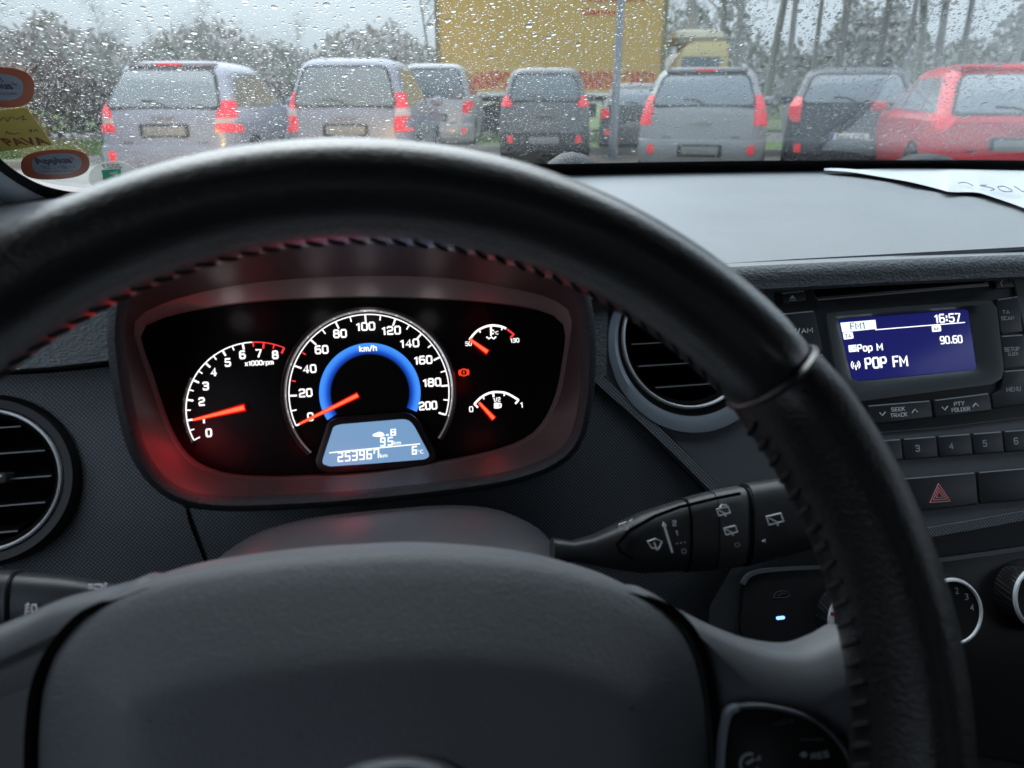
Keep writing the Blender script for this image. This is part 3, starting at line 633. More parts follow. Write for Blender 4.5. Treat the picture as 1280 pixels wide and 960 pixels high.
# right column
for px, ls in (([(1241, 375), (1269, 371), (1274, 416), (1246, 418)], [('TA', 1257.5, 390, 4.8, 9), ('SCAN', 1259.5, 397.6, 4.8, 16)]),
               ([(1246, 420.5), (1275, 418.5), (1280, 459), (1250, 461.5)], [('SETUP', 1265, 436.5, 5.5, 19), ('CLOCK', 1266.5, 442.5, 4, 13)]),
               ([(1250, 464), (1281, 461.5), (1287, 504), (1238, 511), (1236, 494), (1247, 488)], [('MENU', 1267, 486.5, 6, 18)])):
    b_ = button(px)
    for s, x, y, h, ww in ls: ltr(D, s, x, y, h, ww, n=.0033, mat=PRINTD, parent=b_)
for a in ([(1252, 417), (1269, 415.8)], [(1256, 460.5), (1276, 459)]):
    V, F = stroke(D, D.poly(a, .003), .0012, .001, .0035); mk('button_nib', V, F, BLACK, radio)
def chev(b_, x, y, up, n=.0033):
    s = -1 if up else 1
    V, F = stroke(D, D.poly([(x-3.6, y-2.3*s+.4), (x, y+2*s), (x+3.6, y-2.3*s-.4)], n), .0006, n-.0002, n+.0002); mk('arrow_symbol', V, F, PRINT, b_, smooth=False)
b_ = button([(1080, 507), (1159, 500.5), (1162, 522), (1086, 531)]); ltr(D, 'SEEK', 1122.5, 511.5, 5.2, 17, n=.0033, mat=PRINT, parent=b_); ltr(D, 'TRACK', 1123.5, 518.7, 5.2, 21, n=.0033, mat=PRINT, parent=b_); chev(b_, 1103, 517.5, False); chev(b_, 1143.5, 513.5, True)
b_ = button([(1163, 500), (1232, 491.5), (1236, 513.5), (1166, 522)]); ltr(D, 'PTY', 1199, 504.5, 5.2, 13, n=.0033, mat=PRINT, parent=b_); ltr(D, 'FOLDER', 1201, 511.7, 5.2, 23, n=.0033, mat=PRINT, parent=b_); chev(b_, 1181, 510.5, False); chev(b_, 1219.5, 506, True)
# preset row and hazard row are fixed straight into the centre panel
def tilt(x, y0): return y0-(x-1120)*.075
for s, x0, x1, cx_ in (('1', 1030, 1076, 1055), ('2', 1078, 1122, 1102), ('3', 1124, 1165.5, 1147), ('4', 1167.5, 1208.5, 1189), ('5', 1210.5, 1247.5, 1231), ('6', 1249.5, 1288, 1270)):
    b_ = button([(x0, tilt(x0, 548.5)), (x1, tilt(x1, 548.5)), (x1+3, tilt(x1, 575)), (x0+3, tilt(x0, 575))], name='preset_button', h=.0036)
    ltr(D, s, cx_, tilt(cx_, 562.5), 8.5, 5.4 if s != '1' else 3.2, n=.0037, mat=PRINTD, parent=b_)
tilt2 = lambda x, y0: y0-(x-1130)*.085
sw = thing('hazard_switch', D.pt(*D.uv(1175, 612)), 'black hazard warning switch with red triangle below the radio presets', 'switch')
button([(1115, tilt2(1115, 597)), (1214, tilt2(1214, 597)), (1218, tilt2(1214, 637)), (1122, tilt2(1115, 640))], name='switch_cap', h=.0038, parent=sw)
TRI = mat('hazard_print', (.62, .30, .32), .5, emit=(.8, .2, .25), es=.10)
for k, s in enumerate((1, .66, .34)):
    cx_, cy_ = 1174.5, 619; tri = [(cx_-1-.5*s, cy_-14*s-.5), (cx_+13*s, cy_+7.2*s), (cx_-12*s, cy_+9.0*s)]
    V, F = stroke(D, D.poly(tri, .0039), .0007 if k < 2 else .0005, .0037, .0041+k*1e-5, closed=True); mk('triangle_symbol', V, F, TRI, sw, smooth=False)
sw2 = thing('blank_switch', D.pt(*D.uv(1250, 600)), 'blank black switch cover right of the hazard switch', 'switch')
button([(1217, tilt2(1217, 597)), (1320, tilt2(1320, 597)), (1325, tilt2(1320, 637)), (1221, tilt2(1217, 637))], name='switch_cap', h=.0038, parent=sw2)

# ------------------------------------------------------------------ heater controls
clim = thing('climate_panel', D.pt(*D.uv(1150, 760)), 'unlit heater control panel with three rotary knobs below the hazard switch', 'heater controls')
co = roundpoly(D.poly([(932, 722), (960, 713), (1160, 704), (1400, 672), (1420, 860), (1300, 960), (1000, 900), (925, 790)]), .006)
plate(D, co, -.004, -.001, bev=.0005, name='control_fascia', mat=BLACK, parent=clim)
V, F = stroke(D, smoothp(D.poly([(928, 730), (938, 718), (965, 712), (1040, 708), (1160, 702), (1400, 668)]), 5, False), .0024, -.002, .0012); mk('fascia_rim', V, F, PANEL, clim)
plate(D, rrect(*D.uv(976, 772.5), .0058, .0020, .0009), -.0008, .0002, bev=.0002, name='indicator_light', mat=lit('blue_indicator', (.16, .32, 1), 2.2), parent=clim)
rc = D.uv(978, 743)
V, F = stroke(D, smoothp(D.poly([(968, 746), (971, 741), (978, 739), (985, 740), (988, 744), (984, 747), (970, 747.5)], 0), 4), .0005, -.0012, -.0006, closed=True); mk('recirculation_symbol', V, F, PRINTF, clim, smooth=False)
V, F = stroke(D, smoothp(D.poly([(974, 745), (978, 742), (983, 742.5)], 0), 3, False), .0005, -.0012, -.0005); mk('recirculation_symbol', V, F, PRINTF, clim, smooth=False)
KM = mat('knob_plastic', (.02, .02, .022), .4, tex='weave', ts=120, tb=.4)
def knob(cpx, r, depth, extra):
    c = D.uv(*cpx, depth); t = None
    kb = put(lathe(D, c, [(r+.002, -.003), (r+.001, .004), (r, depth-.003), (r-.001, depth-.0008)], 72), 'rotary_knob', KM, clim)
    put(lathe(D, c, [(r-.0006, depth-.001), (r-.0014, depth+.0008), (r-.0026, depth+.001), (r-.0032, depth-.0004)], 72), 'knob_ring', CHROME, kb)
    put(lathe(D, c, [(r-.003, depth-.0004), (r-.006, depth-.0008), (.0001, depth-.0006)], 60), 'knob_cap', GLOSS, kb)
    for s, a in extra:
        p = circ(c, r-.0085, a); text(D, s, p, .0042, .0026, n=depth-.0002, mat=PRINTD, parent=kb, name='numeral', rot=0)
    return kb
knob((1192, 765), .0225, .016, [('1', 105), ('2', 72), ('3', 38), ('4', 5), ('0', 140)])
knob((1303, 748), .0225, .014, [])
k0 = knob((1074, 777), .0225, .010, [])
c0 = D.uv(1074, 777, .010)
V, F = stroke(D, arcpts(c0, .0195, 140, 215, 24), .003, .009, .0108); mk('white_scale', V, F, mat('white_scale_print', (.7, .72, .74), .4), k0)
V, F = stroke(D, arcpts(c0, .0195, 156, 162, 4), .0034, .009, .0111); mk('red_mark', V, F, mat('red_mark_print', (.5, .01, .03), .4), k0)

# ------------------------------------------------------------------ steering column and stalks
colm = thing('steering_column', WH.O+np.array([0, .1, -.05]), 'dark plastic steering column cover between wheel hub and cluster', 'steering column cover')
rings = []
for (yy, hw, zt, zb) in ((.385, .074, -.2185, -.30), (.381, .094, -.2140, -.32), (.372, .101, -.2120, -.33), (.350, .103, -.2125, -.335), (.340, .1035, -.2145, -.335), (.335, .1035, -.2155, -.335), (.300, .101, -.2165, -.34), (.25, .088, -.225, -.34), (.215, .080, -.24, -.33)):
    ring = []
    for i in range(48):
        a = 2*math.pi*i/48; ca, sa = math.cos(a), math.sin(a); e = .62
        x = hw*math.copysign(abs(ca)**e, ca); zz = (zt+zb)/2+(zt-zb)/2*math.copysign(abs(sa)**.75, sa)
        ring.append(EYE+np.array([x-.002, yy, zz]))
    rings.append(ring)
COLM = mat('column_plastic', (.10, .098, .105), .38, spec=.5, tex='noise', ts=1600, tb=.2, var=.1, vs=30)
V, F = loft(rings); mk('column_shroud', V, [tuple(reversed(f)) for f in F], COLM, colm)
STP = Plane(ray(860, 655)*.405, 25)
def stalk(name, st, label, cat, parts):
    t = thing(name, STP.pt(*STP.uv(st[0][0], st[0][1])), label, cat)
    rings = []
    for (x, ya, yb, th) in st:
        u1, v1 = STP.uv(x, ya); u2, v2 = STP.uv(x, yb); u2 = u1+(u2-u1)*1.0
        ring = []
        for i in range(32):
            a = 2*math.pi*i/32; s, c = math.sin(a), math.cos(a)
            s_ = math.copysign(abs(s)**.8, s); c_ = math.copysign(abs(c)**.7, c)
            f = .5+.5*s_; ring.append(STP.pt(u2+(u1-u2)*f, v2+(v1-v2)*f, c_*th*.5))
        rings.append(ring)
    V, F = loft(rings); o = mk('lever', V, F, parts, t); return t, o
STM = mat('stalk_plastic', (.028, .029, .032), .38, spec=.5, tex='noise', ts=1500, tb=.12)
st1, lev = stalk('wiper_stalk', [(690, 672, 708, .012), (715, 676, 702, .013), (740, 669, 706, .016), (770, 655, 712, .020), (800, 641, 716, .022), (840, 628, 714, .023), (880, 617, 712, .024), (920, 609, 707, .024), (950, 604, 700, .024), (985, 599, 690, .024), (1010, 597, 685, .023), (1050, 600, 680, .02), (1090, 606, 672, .016), (1100, 612, 664, .01)], 'black wiper stalk with white symbols reaching out right of the steering column', 'wiper stalk', STM)
def band(x0, x1, grow, name, m, par, stn):
    S = stn; rings = []
    xs_ = [a[0] for a in S]
    def at_(x): return [np.interp(x, xs_, [a[k] for a in S]) for k in (1, 2, 3)]
    for x, g in ((x0, 0), (x0, grow), (x0+(x1-x0)*.5, grow), (x1, grow), (x1, 0)):
        ya, yb, th = at_(x); u1, v1 = STP.uv(x, ya); u2, v2 = STP.uv(x, yb); mu, mv = (u1+u2)/2, (v1+v2)/2; ring = []
        for i in range(32):
            a = 2*math.pi*i/32; s, c = math.sin(a), math.cos(a); s_ = math.copysign(abs(s)**.8, s); c_ = math.copysign(abs(c)**.7, c)
            k = 1+g/.02; ring.append(STP.pt(mu+(u1-u2)/2*s_*k, mv+(v1-v2)/2*s_*k, c_*(th*.5+g)))
        rings.append(ring)
    V, F = loft(rings, cap=(False, False)); return mk(name, V, F, m, par)
S1 = [(690, 672, 708, .012), (740, 669, 706, .016), (770, 655, 712, .020), (800, 641, 716, .022), (840, 628, 714, .023), (880, 617, 712, .024), (920, 609, 707, .024), (950, 604, 700, .024), (985, 599, 690, .024), (1010, 597, 685, .023), (1050, 600, 680, .02)]
band(852, 854.5, .0004, 'sleeve_groove', GAP, st1, S1)
slv = band(855, 886, .0006, 'rotary_sleeve', STM, st1, S1)
band(888, 922, .0006, 'rotary_sleeve', mat('stalk_plastic_lighter', (.05, .052, .056), .4), st1, S1)
band(925, 928, .0005, 'sleeve_groove', GAP, st1, S1)
band(930, 1008, .0012, 'end_cap', STM, st1, S1)
# symbols lie on the front of the lever, lifted just proud of its curve
nS = .0143
def sym(pts, wd=.0006, closed=False, m=PRINT, name='symbol', par=st1, n=nS):
    V, F = stroke(STP, STP.poly(pts, n), wd, n-.0012, n, closed=closed); return mk(name, V, F, m, par, smooth=False)
sym([(810, 677), (820, 673.5), (828, 677), (824, 686), (815, 685)], closed=True); sym([(818, 678), (822, 688)])
sym([(774, 656), (783, 653), (790, 656), (784, 662), (776, 661)], closed=True, n=.0118); sym([(780, 655), (781, 660)], n=.0118); sym([(788, 652), (791, 649)], n=.0118)
sym([(841, 691), (830.5, 656)], .0009)
plate(STP, STP.poly([(828.5, 658.5), (829.5, 652.5), (834, 657)], nS), nS-.001, nS, bev=.0001, name='symbol', mat=PRINT, parent=st1)
for s, x, y, h, ww in (('2', 843, 654, 7, 5), ('1', 846, 666, 7, 3), ('- - -', 851, 678.5, 1.2, 12), ('O', 855, 689, 6, 6)):
    (textpx(STP, s, x, y, h, ww, n=nS, mat=PRINT, parent=st1, rot=3) if s[0] == '-' else ltr(STP, s, x, y, h, ww, n=nS, mat=PRINT if s != 'O' else PRINTD, parent=st1, rot=3))
nE = .0148
sym([(792, 700), (776, 690), (772, 680), (788, 663), (820, 645), (850, 634), (900, 622), (926, 617)], .0016, m=GAP, name='panel_groove', n=.0128)
def rearwin(cx_, cy_, s, arc, m=PRINT):
    sym([(cx_-9*s, cy_-2.5*s), (cx_+6*s, cy_-6*s), (cx_+9*s, cy_+2*s), (cx_-6*s, cy_+6*s)], .0006, True, m, n=nE); sym([(cx_-6*s, cy_-1*s), (cx_+2*s, cy_+3*s), (cx_+3*s, cy_+7*s)], .0006, False, m, n=nE)
    if arc: sym([(cx_-5*s, cy_-5*s), (cx_-2*s, cy_-8*s), (cx_+4*s, cy_-8*s)], .0006, False, m, n=nE)
rearwin(905, 639, .95, True); rearwin(914, 663, .95, False); rearwin(969.5, 649, 1.2, False)
textpx(STP, 'O', 921.5, 681, 6, 7, n=nE, mat=PRINTD, parent=st1, rot=3)
plate(STP, STP.poly([(953, 677), (957, 674), (958, 679)], nE), nE-.001, nE, bev=.0001, name='symbol', mat=PRINTD, parent=st1)
STP2 = STP
S2 = [(170, 738, 750, .010), (150, 733, 762, .013), (120, 726, 775, .017), (80, 720, 786, .020), (30, 716, 792, .021), (-30, 714, 796, .022), (-90, 718, 792, .02), (-110, 730, 780, .012)]
st2, lev2 = stalk('light_stalk', S2, 'black light and indicator stalk poking out at the left above the wheel spoke', 'light stalk', STM)
S2r = list(reversed(S2))
band(22, 25, .0006, 'sleeve_groove', GAP, st2, S2r)
band(-40, 20, .0008, 'rotary_sleeve', STM, st2, S2r)
n2 = .0125
def sym2(pts, wd=.0006, closed=False, n=n2): V, F = stroke(STP, STP.poly(pts, n), wd, n-.001, n, closed=closed); return mk('symbol', V, F, PRINT, st2, smooth=False)
sym2([(40, 756), (44, 756), (45, 762), (42, 767), (39, 763)], closed=True)
for k in range(3): sym2([(31, 757+4*k), (36, 756+4*k)])
sym2([(34, 754), (31, 768)], .0004)
nT = .0095
sym2([(118, 731), (126, 731), (128, 734), (124, 737), (118, 736)], closed=True, n=nT)
for k in range(3): sym2([(110, 731+2.2*k), (116, 731.3+2.2*k)], .0005, n=nT)
sym2([(131, 729), (131, 739)], n=nT); sym2([(129, 731.5), (131, 729), (133, 731.5)], n=nT); sym2([(129, 736.5), (131, 739), (133, 736.5)], n=nT)
textpx(STP, 'O', 34, 776, 6, 8, n=n2, mat=PRINTD, parent=st2)
# ------------------------------------------------------------------ steering wheel
wheel = thing('steering_wheel', WH.O, 'black leather steering wheel with stitched inner edge and large grey airbag cover', 'steering wheel')
RW, RA, RB = .1713, .0150, .0222
def rimring(phi, ra, rb, n=28):
    c, s = math.cos(R(phi)), math.sin(R(phi)); out = []
    for i in range(n):
        a = 2*math.pi*i/n; ca, sa = math.cos(a), math.sin(a)
        # slightly flattened toward the driver, thumb side fuller
        rr = RW+ra*ca*(1+.06*sa); out.append(WH.pt(rr*c, rr*s, rb*sa*(1-.05*ca)))
    return out
def rimpart(a0, a1, ra, rb, name, m, step=2.0):
    n = int(abs(a1-a0)/step); rings = []
    for k in range(n+1):
        ph = a0+(a1-a0)*k/n; e = min(k, n-k)
        f = 1 if e > 1 else (.955 if e == 1 else .90)
        if e == 1: ph = a0+(a1-a0)*(k-.6 if k < n/2 else k+.6)/n
        rings.append(rimring(ph, ra*f, rb*f))
    V, F = loft(rings); return mk(name, V, [tuple(reversed(f)) for f in F], m, wheel)
SEAM = 37.5
up = rimpart(SEAM+.15, 180-SEAM-.15, RA, RB, 'rim_upper_leather', LEATHER)
lo1 = rimpart(SEAM-.25, -62, RA*1.05, RB*1.04, 'rim_grip_leather', GRIP)
lo2 = rimpart(180-SEAM+.25, 242, RA*1.05, RB*1.04, 'rim_grip_leather', GRIP)
lo3 = rimpart(-62.5, -117.5, RA, RB, 'rim_lower_leather', LEATHER)
for sgn in (SEAM, 180-SEAM):
    V, F = loft([rimring(sgn-.55, RA*.97, RB*.97), rimring(sgn-.3, RA*1.03, RB*1.03), rimring(sgn+.1, RA*1.04, RB*1.04), rimring(sgn+.4, RA*.97, RB*.97)], cap=(False, False)); mk('seam_cord', V, F, LEATHER, wheel)
THREAD = mat('stitch_thread', (.018, .018, .019), .6)
def stitches(a0, a1, rb, th, lenk, name, off=0, nf=.55):
    mb = MB(); n = int(abs(a1-a0)/2.35)
    for k in range(n):
        ph = a0+(a1-a0)*(k+.5)/n; dphi = .9 if k % 2 == 0 else .9
        pts = []
        for t in np.linspace(-1, 1, 5):
            a = R(180+nf*60+t*lenk); p = R(ph+t*dphi); rr = RW+(RA*rb+th*.45)*math.cos(a); pts.append(WH.pt(rr*math.cos(p), rr*math.sin(p), (RB*rb+th*.3)*math.sin(a)*-1))
        mb.add(*tube(pts, [th*.55, th, th*1.1, th, th*.55], 6))
    o = mb.build(name, THREAD, wheel); o['kind'] = 'stuff'; return o
stitches(SEAM+2, 178-SEAM, 1.0, .0006, 8, 'stitching', nf=-.12)
stitches(SEAM-2, -20, 1.05, .0011, 14, 'stitching', nf=-.10)
stitches(182-SEAM, 205, 1.05, .0011, 14, 'stitching', nf=-.10)

def dome(outline_px, n_ref, prof, name, m, parent, k=6, extra=None):
    o = ccw(smoothp(WH.poly(outline_px, n_ref), k)); c = np.mean(o, 0); rings = []
    for d, h in prof:
        rings.append([WH.pt(*p, h) for p in inset2(o, d, c)])
    V, F = loft(rings[:-1], cap=(True, False)); n = len(o); b = (len(rings)-2)*n
    # fan to a finer centre through a few shrinking rings
    last = [np.array(p) for p in rings[-2]]; hc = prof[-1][1]; cpt = WH.pt(*c, hc); steps = 6
    allv = list(V)
    for s in range(1, steps):
        t = s/steps
        for p in last:
            q = p+(cpt-p)*t; allv.append(q)
        bb = len(allv)-n
        for i in range(n): F.append((bb-n+i, bb-n+(i+1) % n, bb+(i+1) % n, bb+i))
    allv.append(cpt); ci = len(allv)-1; bb = ci-n
    for i in range(n): F.append((bb+i, bb+(i+1) % n, ci))
    return mk(name, allv, F, m, parent, ang=60)
def inset2(o, d, c):
    if d == 0: return o
    return smooth_loop(inset(o, d), 2) if d > .01 else inset(o, d)
def smooth_loop(p, it):
    p = np.array(p)
    for _ in range(it): p = (np.roll(p, 1, 0)+2*p+np.roll(p, -1, 0))/4
    return [tuple(q) for q in p]
pad_px = [(42, 962), (44, 900), (52, 850), (72, 805), (112, 762), (165, 735), (240, 714), (350, 698), (440, 691), (530, 688), (640, 696), (720, 712), (790, 735), (838, 765), (868, 805), (884, 860), (891, 930), (890, 1010), (868, 1110), (800, 1220), (650, 1300), (480, 1325), (310, 1310), (160, 1240), (70, 1120), (45, 1030)]
pad = dome(pad_px, -.022, [(0, -.05), (0, -.026), (.0012, -.0225), (.004, -.0195), (.010, -.0155), (.018, -.0105), (.0245, -.0062), (.0285, -.0036), (.032, -.0020), (.038, -.0012), (.046, .0000)], 'airbag_cover', PADM, wheel)
for gp in ([(235, 742), (195, 738), (152, 752), (108, 766), (70, 806), (49, 850), (41, 900), (39, 962), (42, 1030), (66, 1120)], [(735, 738), (775, 742), (806, 750), (842, 764), (872, 803), (888, 858), (895, 930), (894, 1010), (872, 1110)]):
    V, F = stroke(WH, smoothp(WH.poly(gp, -.024), 5, False), .0026, -.052, -.0218); mk('cover_gap', V, F, GAP, wheel)
# oval emblem in the middle of the cover, only its top edge shows
lc = WH.uv(488, 1020, .003)
V, F = lathe(WH, (0, 0), [(1, .0), (1.0, .0032), (.94, .0048), (.86, .0048), (.8, .0032), (.8, .0)], 64)
V = np.array(V)-WH.O; U = V@WH.A; W_ = V@WH.B; H_ = V@WH.N
V = [WH.pt(lc[0]+u*.0245, lc[1]+w_*.0155, h-.0015) for u, w_, h in zip(U, W_, H_)]
emb = mk('emblem', V, F, CHROME, wheel)
plate(WH, [(lc[0]+.0196*math.cos(a), lc[1]+.0124*math.sin(a)) for a in np.linspace(0, 2*math.pi, 40)[:-1]], -.001, .0012, bev=.0003, name='emblem_field', mat=BLACK, parent=wheel)
plate(WH, roundpoly([(lc[0]-.010, lc[1]-.010), (lc[0]-.006, lc[1]-.010), (lc[0]-.002, lc[1]-.0012), (lc[0]+.004, lc[1]-.0012), (lc[0]+.0035, lc[1]-.010), (lc[0]+.008, lc[1]-.010), (lc[0]+.011, lc[1]+.010), (lc[0]+.007, lc[1]+.010), (lc[0]+.0045, lc[1]+.0015), (lc[0]-.001, lc[1]+.0015), (lc[0]-.0005, lc[1]+.010), (lc[0]-.005, lc[1]+.010)], .001, 2), .001, .003, bev=.0004, name='emblem_letter', mat=CHROME, parent=wheel)
spr = [(795, 760), (812, 741), (850, 762), (905, 790), (960, 811), (1010, 817), (1045, 806), (1075, 792), (1115, 806), (1150, 850), (1165, 920), (1150, 1040), (1080, 1110), (960, 1130), (880, 1140), (820, 1100), (790, 900)]
dome(spr, -.028, [(0, -.046), (0, -.035), (.0015, -.031), (.004, -.0285), (.008, -.0262), (.0125, -.0245), (.016, -.0240), (.020, -.0245)], 'spoke', SPOKEM, wheel)
# left spoke mirrors the right one about the hub
def mirror_px_outline(px, n): return [(-u, v) for u, v in WH.poly(px, n)]
mo = mirror_px_outline(spr, -.028)
def dome_uv(outline, prof, name, m, parent):
    o = ccw(smoothp(outline, 6)); rings = [[WH.pt(*p, h) for p in inset2(o, d, None)] for d, h in prof]
    V, F = loft(rings); return mk(name, V, F, m, parent, ang=60)
mo = WH.poly([(215, 760), (180, 726), (140, 737), (95, 748), (50, 760), (0, 782), (-70, 806), (-130, 800), (-200, 860), (-200, 1010), (-120, 1120), (60, 1170), (130, 1000)], -.028)
dome_uv(mo, [(0, -.046), (0, -.035), (.0015, -.031), (.004, -.0285), (.008, -.0262), (.0125, -.0245), (.016, -.0240), (.020, -.0245)], 'spoke', SPOKEM, wheel)
# switch block on the right spoke
swo_px = [(902, 960), (905, 920), (912, 893), (925, 884), (960, 884), (1010, 897), (1045, 925), (1066, 965), (1075, 1040), (1000, 1080), (900, 1060)]
swo = ccw(smoothp(WH.poly(swo_px, -.019), 4))
plate(WH, swo, -.03, -.0195, bev=.002, name='switch_block', mat=GLOSS, parent=wheel)
cut = [p for p in smoothp(WH.poly([(901, 1040), (901, 980), (904, 925), (911, 893), (923, 885)], -.019), 5, False)]
V, F = stroke(WH, cut, .0016, -.022, -.0182); mk('switch_trim', V, F, SILVER, wheel)
cut = [p for p in smoothp(WH.poly([(923, 884.5), (960, 884), (1010, 897), (1046, 925), (1068, 965), (1076, 1030)], -.019), 5, False)]
V, F = stroke(WH, cut, .0010, -.022, -.0186); mk('switch_trim', V, F, PANEL, wheel)
nW = -.0192
def symw(pts, wd=.0007, closed=False, m=PRINTD): V, F = stroke(WH, WH.poly(pts, nW), wd, nW-.0008, nW, closed=closed); return mk('symbol', V, F, m, wheel, smooth=False)
a = WH.uv(937, 955, nW)
V, F = stroke(WH, arcpts(a, .0033, 60, 330, 18), .0009, nW-.0008, nW); mk('symbol', V, F, PRINTD, wheel, smooth=False)
symw([(933, 955), (943, 949)], .0009); plate(WH, WH.poly([(945, 951), (950, 944), (951, 950)], nW), nW-.0008, nW, bev=.0001, name='symbol', mat=PRINTD, parent=wheel)
symw([(1001, 943.5), (1009, 943.5)], .0009); symw([(1005, 940), (1005, 947)], .0009)
ltr(WH, 'RES', 1025, 944, 8, 22, n=nW, mat=PRINTD, parent=wheel)
ltr(WH, 'MODE', 980, 903, 5, 26, n=nW, mat=PRINTF, parent=wheel)
symw([(1001, 924), (1030, 925)], .0006, m=PRINTF)

# ------------------------------------------------------------------ windscreen
GLASSM = bpy.data.materials.new('window_glass'); GLASSM.use_nodes = True
N = GLASSM.node_tree.nodes; L = GLASSM.node_tree.links; N.clear()
out = N.new('ShaderNodeOutputMaterial'); tr = N.new('ShaderNodeBsdfTransparent'); gl = N.new('ShaderNodeBsdfGlossy'); fr_ = N.new('ShaderNodeLayerWeight'); mxs = N.new('ShaderNodeMixShader')
tr.inputs[0].default_value = (.885, .915, .915, 1); gl.inputs['Roughness'].default_value = .01; fr_.inputs[0].default_value = .5
pw = N.new('ShaderNodeMath'); pw.operation = 'POWER'; pw.inputs[1].default_value = 5; L.new(fr_.outputs['Facing'], pw.inputs[0])
ma = N.new('ShaderNodeMath'); ma.operation = 'MULTIPLY_ADD'; ma.inputs[1].default_value = .96; ma.inputs[2].default_value = .045; L.new(pw.outputs[0], ma.inputs[0])
L.new(ma.outputs[0], mxs.inputs[0]); L.new(tr.outputs[0], mxs.inputs[1]); L.new(gl.outputs[0], mxs.inputs[2]); L.new(mxs.outputs[0], out.inputs[0])
ws = thing('windscreen', GL.pt(.3, 0), 'raked car windscreen covered in raindrops with a black printed border', 'windscreen')
g_out = roundpoly([(-.43, -.05), (1.20, -.05), (1.02, .56), (-.25, .56)], .10, 8)
g_out = smoothp([(1.10, -.045), (.60, -.052), (.1, -.050), (-.22, -.046), (-.300, -.034), (-.338, .006), (-.36, .06), (-.33, .22), (-.27, .5), (-.24, .60), (.3, .61), (.95, .60), (1.02, .4), (1.15, .08)], 8)
# glass leaves the frame by following its true lower left corner seen behind the stickers
plate(GL, g_out, -.0045, 0, bev=.0002, name='glass_pane', mat=GLASSM, parent=ws, seg=1)
frit_in = [GL.uv(*p) for p in [(-60, 110), (-20, 175), (0, 198), (20, 214), (45, 228), (70, 236), (100, 240), (160, 238)]]
frit_out = [GL.uv(*p, 0) for p in [(-95, 110), (-45, 180), (0, 214), (22, 232), (45, 245), (70, 254), (100, 259), (160, 262)]]
low_in = [GL.uv(*p) for p in [(300, 236), (500, 222), (640, 206.5), (720, 204.5), (800, 203), (900, 201.3), (1000, 200.4), (1150, 200), (1280, 200.5), (1500, 207)]]
fi = smoothp(frit_in+low_in, 6, False); fo = smoothp(frit_out+[(u, v-.07) for u, v in low_in], 6, False)
V = [GL.pt(u, v, .0006) for u, v in fi]+[GL.pt(u, v, .0006) for u, v in fo]; n = len(fi)
F = [(i, i+1, n+i+1, n+i) for i in range(n-1)]
V += [GL.pt(u, v, .0001) for u, v in fi]+[GL.pt(u, v, .0001) for u, v in fo]; F += [(2*n+i+1, 2*n+i, 3*n+i, 3*n+i+1) for i in range(n-1)]+[(i+1, i, 2*n+i, 2*n+i+1) for i in range(n-1)]
FRIT = mat('black_frit', (.004, .004, .005), .5, spec=.3); mk('printed_border', V, F, FRIT, ws, smooth=False)
mb = MB(); L0 = 0
P = np.array(fi); seg = np.r_[0, np.cumsum(np.linalg.norm(np.diff(P, axis=0), axis=1))]
for s in np.arange(0, seg[-1], .0016):
    u = np.interp(s, seg, P[:, 0]); v = np.interp(s, seg, P[:, 1]); k = min(np.searchsorted(seg, s), len(P)-1); t = nrm(P[k]-P[max(k-1, 0)]) if k > 0 else nrm(P[1]-P[0]); nn_ = np.array([-t[1], t[0]])
    c_ = np.array([u, v])+nn_*.0006
    mb.add([GL.pt(*(c_+np.array([math.cos(a), math.sin(a)])*.00055), .0004) for a in np.linspace(0, 2*math.pi, 7)[:-1]], [tuple(range(6))])
o = mb.build('border_dots', FRIT, ws, smooth=False); o['kind'] = 'stuff'
